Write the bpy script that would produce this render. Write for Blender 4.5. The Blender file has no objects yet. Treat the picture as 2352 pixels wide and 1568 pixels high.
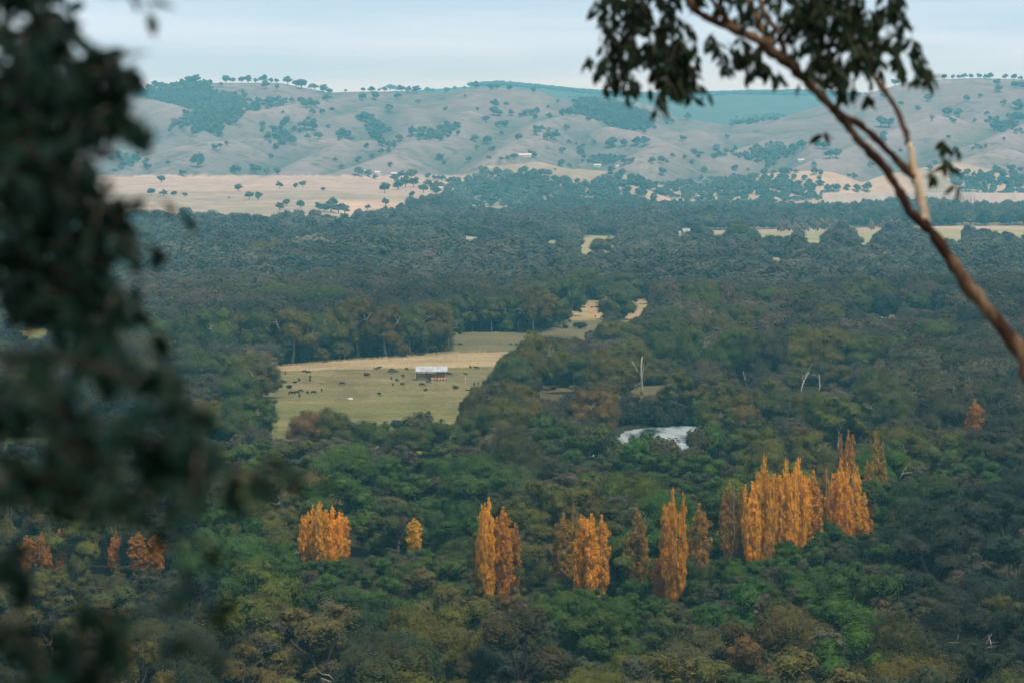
import bpy, math, random
import numpy as np
from mathutils import Vector, Matrix

SC = bpy.context.scene
COL = SC.collection
rnd = random.Random(11)
R_ = np.random.RandomState

# ------------------------------------------------------------------ light and air
SUN_EL = math.radians(62.0); SUN_AZ = math.radians(148.0); SUN_E = 3.9; SUN_ANG = 10.0; SUN_COL = (1.0, .91, .78)
SKY_STR = 0.12; CLOUD = (4.5, 6.2, 8.3, 1); CLOUD_WHITE = (6.2, 7.7, 9.6, 1); EXPO = 0.0; CLOUD_HIGH = (4.4, 4.5, 4.3, 1)
HAZE_COL = (.16, .59, .80, 1); HAZE_DENS = 0.80e-4; HAZE_G = -0.35

# ------------------------------------------------------------------ camera maths
F = 6533.0                      # focal length in units of a 2352 wide picture (100 mm lens)
CAMZ = 116.0
PITCH = math.atan(424.0 / F)
CPI, SPI = math.cos(PITCH), math.sin(PITCH)


def ray(xD, yD):
    u = (xD - 1176.0) / F
    v = (784.0 - yD) / F
    return (u, CPI + v * SPI, -SPI + v * CPI)


def at_depth(xD, yD, Y):
    d = ray(xD, yD)
    t = Y / d[1]
    return Vector((d[0] * t, Y, CAMZ + d[2] * t))


def on_plane(xD, yD, z=0.0):
    d = ray(xD, yD)
    t = (z - CAMZ) / d[2]
    return Vector((d[0] * t, d[1] * t, z))


def project(x, y, z):
    zz = z - CAMZ
    dep = y * CPI - zz * SPI
    upc = y * SPI + zz * CPI
    return 1176.0 + F * x / dep, 784.0 - F * upc / dep


def unit(Y):                    # picture units per metre at a distance
    return F / Y


# ------------------------------------------------------------------ noise
def hash2(ix, iy, seed):
    h = (ix.astype(np.int64) * 374761393 + iy.astype(np.int64) * 668265263 + seed * 1442695041) & 0x7FFFFFFF
    h = ((h ^ (h >> 13)) * 1274126177) & 0x7FFFFFFF
    return ((h ^ (h >> 16)) & 0xFFFFFF) / float(0xFFFFFF)


def vnoise(x, y, seed=0):
    x = np.asarray(x, float); y = np.asarray(y, float)
    ix = np.floor(x); iy = np.floor(y)
    fx = x - ix; fy = y - iy
    fx = fx * fx * fx * (fx * (fx * 6 - 15) + 10); fy = fy * fy * fy * (fy * (fy * 6 - 15) + 10)
    a = hash2(ix, iy, seed); b = hash2(ix + 1, iy, seed)
    c = hash2(ix, iy + 1, seed); d = hash2(ix + 1, iy + 1, seed)
    return (a * (1 - fx) + b * fx) * (1 - fy) + (c * (1 - fx) + d * fx) * fy


def fbm(x, y, seed=0, octv=4):
    s = 0; a = 0.5; n = 0
    for k in range(octv):
        s = s + a * vnoise(x * 2 ** k + 17.3 * k, y * 2 ** k - 9.1 * k, seed + k)
        n += a; a *= 0.5
    return s / n


def sstep(a, b, x):
    t = np.clip((x - a) / (b - a), 0, 1)
    return t * t * (3 - 2 * t)


# ------------------------------------------------------------------ terrain
SKY_X = [-900, 0, 200, 344, 400, 465, 642, 700, 757, 827, 890, 1017, 1029, 1079, 1123, 1181, 1240, 1269, 1313, 1401, 1445, 1489, 1533, 1562,
         1665, 1730, 1798, 1893, 1940, 2035, 2082, 2161, 2241, 2352, 2700, 3300]
SKY_Y = [200, 192, 196, 205, 196, 191, 191, 202, 213, 211, 211, 216, 213, 205, 202, 205, 213, 224, 232, 230, 232, 243, 260, 272,
         287, 282, 270, 241, 229, 203, 189, 183, 180, 183, 176, 190]
FAR_X = [-900, 400, 1100, 1146, 1240, 1328, 1401, 1445, 1533, 1608, 1719, 1829, 1940, 2100, 3300]
FAR_Y = [250, 240, 200, 197, 205, 214, 219, 221, 224, 222, 218, 216, 222, 232, 240]
CREST, FOOT, FARR = 9400.0, 7450.0, 15000.0


def foot_y(x):
    return np.interp(x, [-900, 900, 1050, 1300, 1600, 1880, 1960, 3300], [404, 404, 412, 424, 424, 436, 440, 440])


def zD(yD, Y):
    # height of a point seen at picture height yD at depth Y
    v = (784.0 - yD) / F
    return CAMZ + Y * (-SPI + v * CPI) / (CPI + v * SPI)


def spur(pts, dy=-480.0, k=0.50, soft=40.0):
    out = []
    for (x, y) in pts:
        S = np.interp(x, SKY_X, SKY_Y); B = foot_y(x)
        t = max(0.0, min(1.0, (B - y) / (B - S)))
        Y = FOOT + (CREST - FOOT) * t ** 1.08 + dy * min(1.0, 4 * (1 - t) + 0.15)
        out.append(at_depth(x, y, Y))
    return out, k, soft


SPURS = [spur(p, **kw) for p, kw in [
    ([(535, 262), (590, 252), (636, 246), (700, 237), (763, 229), (858, 216)], dict(dy=-450)),
    ([(200, 217), (287, 223), (340, 230), (382, 238), (430, 252), (471, 266)], dict(dy=-500)),
    ([(478, 326), (430, 335), (390, 345), (350, 357), (320, 375), (287, 396)], {}),
    ([(520, 322), (490, 331), (460, 342), (430, 357), (395, 380), (362, 402)], {}),
    ([(455, 350), (462, 372), (480, 395), (520, 404)], dict(dy=-420)),
    ([(493, 326), (566, 316), (636, 322), (690, 321), (731, 318), (779, 319)], dict(dy=-250)),
    ([(850, 322), (795, 329), (779, 334), (745, 350), (716, 364), (680, 385), (643, 405)], dict(dy=-430)),
    ([(900, 355), (870, 366), (827, 382), (790, 394), (752, 405)], dict(dy=-500)),
    ([(1010, 335), (973, 322), (947, 326), (920, 340), (897, 354)], dict(dy=-350)),
    ([(1225, 313), (1200, 322), (1181, 334), (1155, 350), (1131, 367)], dict(dy=-400)),
    ([(1320, 262), (1298, 266), (1265, 274), (1240, 282), (1215, 300)], dict(dy=-300)),
    ([(1073, 255), (1060, 278), (1049, 301), (1020, 326)], dict(dy=-300)),
    ([(1585, 350), (1547, 337), (1504, 341), (1480, 356), (1462, 370)], dict(dy=-420)),
    ([(1401, 292), (1440, 300), (1480, 312), (1510, 325)], dict(dy=-300)),
    ([(1290, 385), (1230, 372), (1180, 378), (1120, 390)], dict(dy=-600)),
    ([(1400, 395), (1330, 388), (1270, 398), (1200, 412)], dict(dy=-700)),
    ([(1820, 300), (1780, 318), (1734, 333), (1680, 352), (1640, 366)], dict(dy=-350)),
    ([(1940, 262), (1900, 280), (1850, 300), (1800, 330)], dict(dy=-300)),
    ([(2160, 262), (2098, 286), (2060, 298), (2035, 311), (1960, 340), (1900, 362)], dict(dy=-450)),
    ([(2420, 262), (2352, 289), (2288, 317), (2230, 338)], dict(dy=-450)),
    ([(2300, 340), (2220, 365), (2130, 385), (2050, 400)], dict(dy=-500)),
    ([(1900, 395), (1830, 392), (1760, 400), (1700, 410)], dict(dy=-600)),
    ([(700, 290), (740, 275), (800, 262), (850, 245)], dict(dy=-250)),
    ([(980, 290), (955, 265), (940, 240)], dict(dy=-250)),
    ([(150, 330), (100, 350), (40, 380)], dict(dy=-350)),
    ([(250, 300), (200, 330), (170, 370)], dict(dy=-350)),
]]
RIVER_D = [(1240, 1074), (1330, 1050), (1392, 1028), (1436, 984), (1500, 974), (1602, 970), (1640, 978), (1720, 968), (1850, 950), (2050, 935), (2050, 941), (1850, 957),
           (1720, 976), (1640, 990), (1606, 1040), (1540, 1044), (1480, 1044), (1400, 1040), (1330, 1058), (1240, 1082)]
RIVER_W = [on_plane(x, y) for x, y in RIVER_D]


def in_poly(x, y, poly):
    x = np.asarray(x, float); y = np.asarray(y, float)
    inside = np.zeros(np.broadcast(x, y).shape, bool)
    n = len(poly)
    for i in range(n):
        x0, y0 = poly[i][0], poly[i][1]; x1, y1 = poly[(i + 1) % n][0], poly[(i + 1) % n][1]
        if y0 == y1:
            continue
        c = ((y0 > y) != (y1 > y)) & (x < (x1 - x0) * (y - y0) / (y1 - y0) + x0)
        inside ^= c
    return inside


def height(x, Y):
    x = np.asarray(x, float); Y = np.asarray(Y, float)
    Yc = np.maximum(Y, 50.0)
    xd = 1176.0 + F * x / (Yc * CPI)
    z = np.zeros(np.broadcast(x, Y).shape)
    # the hillside the photographer stands on
    hill = 114.2 - 0.45 * (Y - 2.0)
    hill = np.where(Y < 2, 114.2 + np.clip(-(Y - 2.0), 0, 60) * 0.25, hill)
    hill = np.where(hill < 14, 14 * np.exp((hill - 14) / 14.0), hill)
    hill = hill + sstep(4, 40, Y) * (fbm(x / 14, Y / 14, 5, 3) - 0.5) * np.clip(hill / 40, 0, 1) * 4
    z = z + hill
    z = z + (fbm(x / 160, Y / 160, 3, 3) - 0.5) * 2.2 * sstep(300, 700, Y)
    riv = in_poly(x, Y, RIVER_W)
    z = np.where(riv, np.minimum(z, 0) - 2.4, z)
    # gentle farm rise under the hills
    lw = 1 - sstep(940, 1130, xd)
    rise = sstep(4650, 6450, Y)
    und = 11 * (fbm(xd / 170, Y / 700, 21, 3) - 0.5) * sstep(4700, 5600, Y)
    zr = np.interp(xd, [-900, 300, 1000, 3300], [72, 70, 66, 66]) * rise * lw * (1 - 0.35 * sstep(6500, 6950, Y))
    zr = zr + lw * und
    z = z + zr * (Y > 4600)
    # main hills
    t = (Y - FOOT) / (CREST - FOOT)
    S = np.interp(xd, SKY_X, SKY_Y); B = foot_y(xd)
    zc = zD(S, CREST); zf = np.maximum(zD(B, FOOT), 4)
    tt = np.clip(t, 0, 1)
    body = zf + (zc - zf) * tt ** 0.92
    wx = x / 620 + 1.3 * fbm(x / 1500, Y / 1500, 41, 2) + 0.00022 * Y
    rid = 1 - np.abs(2 * fbm(wx, Y / 2600, 31, 3) - 1) * 2
    body = body + (rid - 0.6) * 72 * (4 * tt * (1 - tt)) ** 0.8 + ((fbm(x / 260, Y / 260, 51, 4) - 0.5) * 26 - 22 * np.abs(2 * fbm(x / 170 + .5 * fbm(x / 300, Y / 300, 54, 2), Y / 420, 53, 2) - 1)) * sstep(0, .25, tt) * (1 - sstep(.85, 1, tt))
    approach = sstep(FOOT - 900, FOOT, Y)
    front = z * (1 - approach) + np.maximum(z * (1 - approach), zf * approach)* approach
    zz = np.where(t < 0, front, body)
    m = (Y > FOOT - 800) & (Y < CREST + 200)
    if m.any():
        xm, Ym = np.broadcast_to(x, zz.shape)[m], np.broadcast_to(Y, zz.shape)[m]
        zm = zz[m].copy()
        for pts, k, soft in SPURS:
            best = np.full(xm.shape, -1e9)
            lo = min(p.x for p in pts) - 900; hi = max(p.x for p in pts) + 900
            sel = (xm > lo) & (xm < hi)
            if not sel.any():
                continue
            xs, ys = xm[sel], Ym[sel]
            b = np.full(xs.shape, -1e9)
            for p, q in zip(pts[:-1], pts[1:]):
                dx, dy = q.x - p.x, q.y - p.y
                s = np.clip(((xs - p.x) * dx + (ys - p.y) * dy) / (dx * dx + dy * dy + 1e-6), 0, 1)
                d = np.hypot(xs - p.x - s * dx, ys - p.y - s * dy)
                b = np.maximum(b, p.z + s * (q.z - p.z) - k * (np.sqrt(d * d + soft * soft) - soft))
            best[sel] = b
            h = np.clip(0.5 + 0.5 * (best - zm) / 12.0, 0, 1)
            zm = zm * (1 - h) + best * h + 12.0 * h * (1 - h)
        zz[m] = zm
    # keep the skyline: nothing before the crest may stick above it
    lim = zD(S + 3.0, np.clip(Y, FOOT, CREST))
    zz = np.where((t > 0) & (t < 0.97), np.minimum(zz, lim), zz)
    # behind the crest
    fx = np.interp(xd, FAR_X, FAR_Y)
    zfar = zD(fx, FARR)
    tb = np.clip((Y - CREST) / (FARR - CREST), 0, 1)
    valley = zc - 160 * sstep(0, 0.35, tb)
    back = valley * (1 - sstep(0.3, 1.0, tb)) + zfar * sstep(0.3, 1.0, tb) + (fbm(x / 500, Y / 500, 61, 4) - .5) * 120 * (4 * tb * (1 - tb))
    back = np.minimum(back, zD(np.maximum(fx, np.where(tb < .3, S, 0)) + 1.5, Y) + 9 * (fbm(x / 90, Y / 90, 66, 2)))
    zz = np.where(Y > CREST, back, zz)
    zz = np.where(Y > FARR, zfar - (Y - FARR) * 0.05, zz)
    return zz


def H1(x, Y):
    return float(height(np.array([x]), np.array([Y]))[0])


def hill_point(xD, yD):
    """first terrain point met by the picture ray beyond the plain"""
    Ys = np.arange(4300, 15500, 12.0)
    d = ray(xD, yD)
    t = Ys / d[1]
    z = height(d[0] * t, Ys)
    zr = CAMZ + d[2] * t
    hit = np.nonzero(z >= zr)[0]
    if len(hit) == 0:
        k = int(np.argmax(z - zr))
    else:
        k = int(hit[0])
    return Vector((float(d[0] * t[k]), float(Ys[k]), float(z[k])))


# ------------------------------------------------------------------ helpers: objects, tags, materials
def tag(o, label=None, cat=None, group=None, kind=None):
    if label: o['label'] = label
    if cat: o['category'] = cat
    if group: o['group'] = group
    if kind: o['kind'] = kind
    return o


def empty(name, loc=(0, 0, 0)):
    o = bpy.data.objects.new(name, None)
    COL.objects.link(o); o.location = loc
    o.empty_display_size = 1
    return o


def link(name, me, parent=None, loc=None):
    o = bpy.data.objects.new(name, me)
    COL.objects.link(o)
    if parent is not None: o.parent = parent
    if loc is not None: o.location = loc
    return o


class MB:
    """collects polygons for one mesh"""
    def __init__(s):
        s.v = []; s.f = []; s.m = []; s.n = 0; s.tone = []

    def add(s, verts, faces, mat=0, tone=None):
        verts = np.asarray(verts, float).reshape(-1, 3)
        s.v.append(verts)
        b = s.n
        s.f.extend([tuple(int(i) + b for i in f) for f in faces])
        s.m.extend([mat] * len(faces))
        s.tone.extend(tone if tone is not None else [0.0] * len(faces))
        s.n += len(verts)

    def box(s, c, size, rz=0.0, mat=0, taper=1.0):
        x, y, z = size[0] / 2, size[1] / 2, size[2] / 2
        V = []
        for k, sz in ((1, -z), (taper, z)):
            for sx, sy in ((-1, -1), (1, -1), (1, 1), (-1, 1)):
                V.append((sx * x * k, sy * y * k, sz))
        cr, sr = math.cos(rz), math.sin(rz)
        V = [(c[0] + a * cr - b * sr, c[1] + a * sr + b * cr, c[2] + d) for a, b, d in V]
        s.add(V, [(3, 2, 1, 0), (4, 5, 6, 7), (0, 1, 5, 4), (1, 2, 6, 5), (2, 3, 7, 6), (3, 0, 4, 7)], mat)

    def tube(s, pts, rad, sides=6, mat=0, cap=True):
        P = [Vector(p) for p in pts]
        n = len(P)
        V = []; Fc = []
        ref = Vector((0.31, 0.77, 0.55))
        for i, p in enumerate(P):
            t = (P[min(i + 1, n - 1)] - P[max(i - 1, 0)])
            if t.length < 1e-9: t = Vector((0, 0, 1))
            t.normalize()
            a = t.cross(ref)
            if a.length < 0.05: a = t.cross(Vector((1, 0, 0)))
            a.normalize(); b = t.cross(a)
            for k in range(sides):
                w = 2 * math.pi * k / sides
                V.append(p + (a * math.cos(w) + b * math.sin(w)) * rad[i])
        for i in range(n - 1):
            for k in range(sides):
                k2 = (k + 1) % sides
                Fc.append((i * sides + k, i * sides + k2, (i + 1) * sides + k2, (i + 1) * sides + k))
        if cap:
            Fc.append(tuple(range(sides - 1, -1, -1)))
            Fc.append(tuple((n - 1) * sides + k for k in range(sides)))
        s.add([tuple(v) for v in V], Fc, mat)

    def mesh(s, name, mats, smooth=False):
        me = bpy.data.meshes.new(name)
        v = np.concatenate(s.v) if s.v else np.zeros((0, 3))
        me.from_pydata(v.tolist(), [], s.f)
        for m in mats: me.materials.append(m)
        if len(mats) > 1: me.polygons.foreach_set('material_index', s.m)
        if smooth: me.polygons.foreach_set('use_smooth', [True] * len(s.f))
        if any(s.tone):
            a = me.attributes.new('tone', 'FLOAT', 'FACE')
            a.data.foreach_set('value', s.tone)
        me.update()
        return me


def ico():
    t = (1 + 5 ** .5) / 2
    v = [(-1, t, 0), (1, t, 0), (-1, -t, 0), (1, -t, 0), (0, -1, t), (0, 1, t), (0, -1, -t), (0, 1, -t), (t, 0, -1), (t, 0, 1), (-t, 0, -1), (-t, 0, 1)]
    f = [(0, 11, 5), (0, 5, 1), (0, 1, 7), (0, 7, 10), (0, 10, 11), (1, 5, 9), (5, 11, 4), (11, 10, 2), (10, 7, 6), (7, 1, 8), (3, 9, 4), (3, 4, 2), (3, 2, 6), (3, 6, 8), (3, 8, 9), (4, 9, 5), (2, 4, 11), (6, 2, 10), (8, 6, 7), (9, 8, 1)]
    v = [np.array(p) / np.linalg.norm(p) for p in v]
    mid = {}; g = []

    def m(i, j):
        k = (min(i, j), max(i, j))
        if k not in mid:
            p = v[i] + v[j]; v.append(p / np.linalg.norm(p)); mid[k] = len(v) - 1
        return mid[k]
    for i, j, k in f:
        a_, b_, c_ = m(i, j), m(j, k), m(k, i)
        g += [(i, a_, c_), (j, b_, a_), (k, c_, b_), (a_, b_, c_)]
    return np.array(v), np.array(g)


ICO_V, ICO_F = ico()


def cores(clumps, rng, squash, k=0.80, rmin=0.0):
    # the dense twiggy inside of each leaf mass, which stops the light
    V = []; Fc = []; n = 0
    for c in clumps:
        if c[3] < rmin: continue
        sq = c[4] if len(c) > 4 else squash
        p = np.array(c[:3]) + ICO_V * (c[3] * k * (0.78 + 0.44 * rng.rand(len(ICO_V), 1))) * np.array([1, 1, sq])
        V.append(p); Fc.append(ICO_F + n); n += len(p)
    if not V: return np.zeros((0, 3)), np.zeros((0, 3), int)
    return np.concatenate(V), np.concatenate(Fc)


def quads_mesh(name, C, Nn, A, W, tone, mats, rng, fold=0.0, core=None):
    """many small leaf faces: centres, normals, half lengths, half widths"""
    n = len(C)
    t = rng.normal(size=(n, 3))
    t -= (t * Nn).sum(1)[:, None] * Nn
    t /= np.linalg.norm(t, axis=1)[:, None] + 1e-9
    b = np.cross(Nn, t)
    V = np.empty((n, 4, 3))
    V[:, 0] = C - t * A[:, None]; V[:, 2] = C + t * A[:, None]
    V[:, 1] = C + b * W[:, None] + Nn * (A * fold)[:, None]; V[:, 3] = C - b * W[:, None] + Nn * (A * fold)[:, None]
    me = bpy.data.meshes.new(name)
    cv, cf = core if core is not None else (np.zeros((0, 3)), np.zeros((0, 3), int))
    m = len(cf)
    me.vertices.add(n * 4 + len(cv)); me.loops.add(n * 4 + m * 3); me.polygons.add(n + m)
    me.vertices.foreach_set('co', np.concatenate([V.reshape(-1), cv.reshape(-1)]))
    me.loops.foreach_set('vertex_index', np.concatenate([np.arange(n * 4), cf.reshape(-1) + n * 4]).astype(np.int32))
    me.polygons.foreach_set('loop_start', np.concatenate([np.arange(0, n * 4, 4), n * 4 + np.arange(0, m * 3, 3)]).astype(np.int32))
    me.polygons.foreach_set('loop_total', np.concatenate([np.full(n, 4), np.full(m, 3)]).astype(np.int32))
    tone = np.concatenate([tone, rng.normal(size=m) * .3])
    for m in mats: me.materials.append(m)
    a = me.attributes.new('tone', 'FLOAT', 'FACE')
    a.data.foreach_set('value', tone.astype(np.float32))
    me.update(calc_edges=True)
    me.validate()
    return me


class NT:
    def __init__(s, name):
        s.m = bpy.data.materials.new(name); s.m.use_nodes = True
        s.t = s.m.node_tree; s.t.nodes.clear()
        s.out = s.t.nodes.new('ShaderNodeOutputMaterial')

    def n(s, typ, **kw):
        nd = s.t.nodes.new(typ)
        for k, v in kw.items():
            if k in nd.bl_rna.properties.keys() and k not in nd.inputs.keys():
                setattr(nd, k, v)
            else:
                s.set(nd.inputs[k], v)
        return nd

    def set(s, sock, v):
        if hasattr(v, 'is_output') or isinstance(v, bpy.types.NodeSocket):
            s.t.links.new(v, sock)
        else:
            sock.default_value = v

    def mix(s, fac, a, b, mode='MIX'):
        nd = s.t.nodes.new('ShaderNodeMix'); nd.data_type = 'RGBA'; nd.blend_type = mode
        s.set(nd.inputs[0], fac); s.set(nd.inputs[6], a); s.set(nd.inputs[7], b)
        return nd.outputs[2]

    def math(s, op, a, b=0.0, c=None):
        nd = s.t.nodes.new('ShaderNodeMath'); nd.operation = op
        s.set(nd.inputs[0], a); s.set(nd.inputs[1], b)
        if c is not None: s.set(nd.inputs[2], c)
        return nd.outputs[0]

    def rng(s, v, a, b, c, d):
        nd = s.t.nodes.new('ShaderNodeMapRange')
        for i, q in enumerate((v, a, b, c, d)): s.set(nd.inputs[i], q)
        return nd.outputs[0]

    def noise(s, vec, scale, detail=3.0, rough=0.55):
        nd = s.t.nodes.new('ShaderNodeTexNoise')
        if vec is not None: s.set(nd.inputs['Vector'], vec)
        nd.inputs['Scale'].default_value = scale; nd.inputs['Detail'].default_value = detail; nd.inputs['Roughness'].default_value = rough
        return nd.outputs['Fac']

    def coords(s, which='Object'):
        return s.t.nodes.new('ShaderNodeTexCoord').outputs[which]

    def mapping(s, vec, scale=(1, 1, 1), rot=(0, 0, 0)):
        nd = s.t.nodes.new('ShaderNodeMapping')
        s.set(nd.inputs['Vector'], vec); nd.inputs['Scale'].default_value = scale; nd.inputs['Rotation'].default_value = rot
        return nd.outputs['Vector']

    def done(s, col, rough=0.8, spec=0.2, normal=None, translucent=0.0, metallic=0.0):
        p = s.t.nodes.new('ShaderNodeBsdfPrincipled')
        s.set(p.inputs['Base Color'], col)
        s.set(p.inputs['Roughness'], rough)
        p.inputs['Specular IOR Level'].default_value = spec
        p.inputs['Metallic'].default_value = metallic
        if normal is not None: s.t.links.new(normal, p.inputs['Normal'])
        sh = p.outputs[0]
        if translucent > 0:
            tr = s.t.nodes.new('ShaderNodeBsdfTranslucent'); s.set(tr.inputs['Color'], col)
            mx = s.t.nodes.new('ShaderNodeMixShader'); mx.inputs[0].default_value = translucent
            s.t.links.new(sh, mx.inputs[1]); s.t.links.new(tr.outputs[0], mx.inputs[2])
            sh = mx.outputs[0]
        s.t.links.new(sh, s.out.inputs['Surface'])
        return s.m


def rgba(c): return (c[0], c[1], c[2], 1.0)


def leaf_material(name, ramp=None, trans=0.13, spec=0.15, rough=0.65, hue=0.5):
    """foliage: the object's own colour (or one of a list of kinds) varied clump by clump and leaf by leaf"""
    q = NT(name)
    oi = q.t.nodes.new('ShaderNodeObjectInfo')
    if ramp is None:
        base = oi.outputs['Color']
    else:
        cr = q.t.nodes.new('ShaderNodeValToRGB'); cr.color_ramp.interpolation = 'LINEAR'
        el = cr.color_ramp.elements
        while len(el) < len(ramp): el.new(0.5)
        for i, c in enumerate(ramp):
            el[i].position = i / (len(ramp) - 1); el[i].color = rgba(c)
        q.set(cr.inputs[0], oi.outputs['Random'])
        base = cr.outputs[0]
    at = q.t.nodes.new('ShaderNodeAttribute'); at.attribute_name = 'tone'
    geo = q.t.nodes.new('ShaderNodeNewGeometry')
    nz = q.noise(geo.outputs['Position'], 0.28, 2.0)
    f1 = q.rng(nz, 0.3, 0.7, 0.82, 1.18)
    f2 = q.rng(at.outputs['Fac'], -1.0, 1.0, 0.68, 1.32)
    f = q.math('MULTIPLY', f1, f2)
    if ramp is not None:
        f = q.math('MULTIPLY', f, q.rng(q.noise(geo.outputs['Position'], 0.0045, 3.0), .36, .64, .66, 1.34))
    c = q.mix(1.0, base, f, 'MULTIPLY')
    nz2 = q.noise(geo.outputs['Position'], 0.13, 2.0)
    warm = q.mix(1.0, c, (1.32, 1.0, 0.62, 1), 'MULTIPLY')
    c = q.mix(q.rng(nz2, 0.45, 0.7, 0.0, hue), c, warm)
    return q.done(c, rough, spec, translucent=trans)


def flat_material(name, col, rough=0.8, spec=0.2, var=0.25, scale=2.0, metallic=0.0, stretch=(1, 1, 1)):
    q = NT(name)
    v = q.mapping(q.coords('Object'), stretch)
    nz = q.noise(v, scale, 4.0)
    f = q.rng(nz, 0.3, 0.7, 1 - var, 1 + var)
    return q.done(q.mix(1.0, rgba(col), f, 'MULTIPLY'), rough, spec, metallic=metallic)


def bark_material(name, pale, dark, scale=1.2, stretch=(1, 1, 0.25), lo=0.42, hi=0.62):
    q = NT(name)
    v = q.mapping(q.coords('Object'), stretch)
    nz = q.noise(v, scale, 5.0, 0.62)
    nz2 = q.noise(v, scale * 9, 3.0, 0.6)
    c = q.mix(q.rng(nz, lo, hi, 0, 1), rgba(pale), rgba(dark))
    c = q.mix(1.0, c, q.rng(nz2, 0.3, 0.7, 0.72, 1.25), 'MULTIPLY')
    bp = q.n('ShaderNodeBump', Strength=0.5, Distance=0.02, Height=nz2)
    return q.done(c, 0.8, 0.15, normal=bp.outputs[0])


M = {}
M['leaf'] = leaf_material('tree foliage')
M['poplar_leaf'] = leaf_material('poplar foliage', trans=0.42, hue=0.2)
M['forest_leaf'] = leaf_material('distant forest foliage', ramp=[(.060, .064, .034), (.036, .045, .025), (.080, .068, .042), (.040, .054, .026), (.085, .082, .048), (.030, .042, .028), (.066, .056, .034), (.10, .085, .055), (.042, .05, .03)])
M['hill_hazy_leaf'] = leaf_material('hillside foliage', ramp=[(.050, .072, .052), (.085, .108, .080), (.040, .060, .046), (.105, .118, .09), (.06, .085, .062)])  # lifted greens: some distance haze is put into the leaf colour
M['far_hazy_leaf'] = leaf_material('far gum foliage', ramp=[(.070, .088, .062), (.052, .070, .052), (.095, .096, .075), (.060, .080, .056), (.11, .11, .086), (.048, .066, .05), (.082, .082, .064)])  # paler, bluer gum greens with distance haze mixed into the colour
M['pale_bark'] = bark_material('pale eucalyptus bark', (.60, .47, .34), (.30, .17, .10), scale=2.2, stretch=(1, 1, 0.3), lo=0.45, hi=0.7)
M['near_leaf'] = leaf_material('eucalyptus leaf', trans=0.08, spec=0.08, rough=0.5, hue=0.0)
M['gum_bark'] = bark_material('gum bark', (.40, .36, .31), (.18, .15, .125))
M['dark_bark'] = bark_material('rough bark', (.12, .10, .08), (.06, .05, .042))
M['dead_wood'] = bark_material('bleached dead wood', (.54, .48, .41), (.34, .30, .25))
M['twig_bark'] = bark_material('dark twig bark', (.045, .038, .032), (.02, .018, .016))
M['bare_limb'] = bark_material('bare grey limb', (.44, .395, .335), (.26, .22, .18))
M['near_bark'] = bark_material('eucalyptus bark', (.24, .155, .095), (.042, .018, .013), scale=3.2, stretch=(1, 1, 0.3), lo=0.36, hi=0.56)


# ------------------------------------------------------------------ leaf clouds and tree prototypes
def leaf_cloud(clumps, rng, dens, size, squash=0.8, cull=0.72, jit=0.9, low=-0.45, updir=0.30, vary=0.30, centre=None, cw=0.5):
    C = np.array([c[:3] for c in clumps]); Rr = np.array([c[3] for c in clumps])
    sq = np.array([c[4] if len(c) > 4 else squash for c in clumps])
    P = []; N = []; K = []
    for i in range(len(C)):
        n = max(6, int(dens * Rr[i] ** 2 * (0.5 + 0.5 * sq[i])))
        d = rng.normal(size=(int(n * 1.7), 3))
        d /= np.linalg.norm(d, axis=1)[:, None]
        d = d[(d[:, 2] > low) | (rng.rand(len(d)) < 0.25)][:n]
        r = Rr[i] * (0.66 + 0.50 * rng.rand(len(d)))
        p = C[i] + d * r[:, None] * np.array([1, 1, sq[i]])
        P.append(p); N.append(d); K.append(np.full(len(d), i))
    P = np.concatenate(P); N = np.concatenate(N); K = np.concatenate(K)
    keep = np.ones(len(P), bool)
    for i in range(len(C)):
        q = (P - C[i]) / np.array([1, 1, sq[i]])
        inside = (np.linalg.norm(q, axis=1) < cull * Rr[i]) & (K != i)
        keep &= ~(inside & (rng.rand(len(P)) < 0.88))
    P, N, K = P[keep], N[keep], K[keep]
    if centre is not None:
        g = P - np.array(centre); g /= np.linalg.norm(g, axis=1)[:, None] + 1e-9
        N = N * (1 - cw) + g * cw
    nn = N + rng.normal(size=N.shape) * jit * 0.34 + np.array([0, 0, updir])
    nn /= np.linalg.norm(nn, axis=1)[:, None] + 1e-9
    A = size * (0.6 + 0.9 * rng.rand(len(P)))
    W = A * (0.45 + 0.25 * rng.rand(len(P)))
    ct = rng.normal(size=len(C)) * vary
    tone = np.clip(ct[K] + rng.normal(size=len(P)) * 0.4, -1, 1)
    return P, nn, A, W, tone


def limb(a, b, rng, sag=0.12, n=4):
    a = Vector(a); b = Vector(b)
    L = (b - a).length
    out = []
    for i in range(n + 1):
        t = i / n
        p = a.lerp(b, t)
        if 0 < i < n:
            p += Vector(rng.normal(size=3) * L * 0.05)
            p.z += math.sin(math.pi * t) * L * sag
        out.append(p)
    return out


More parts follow.
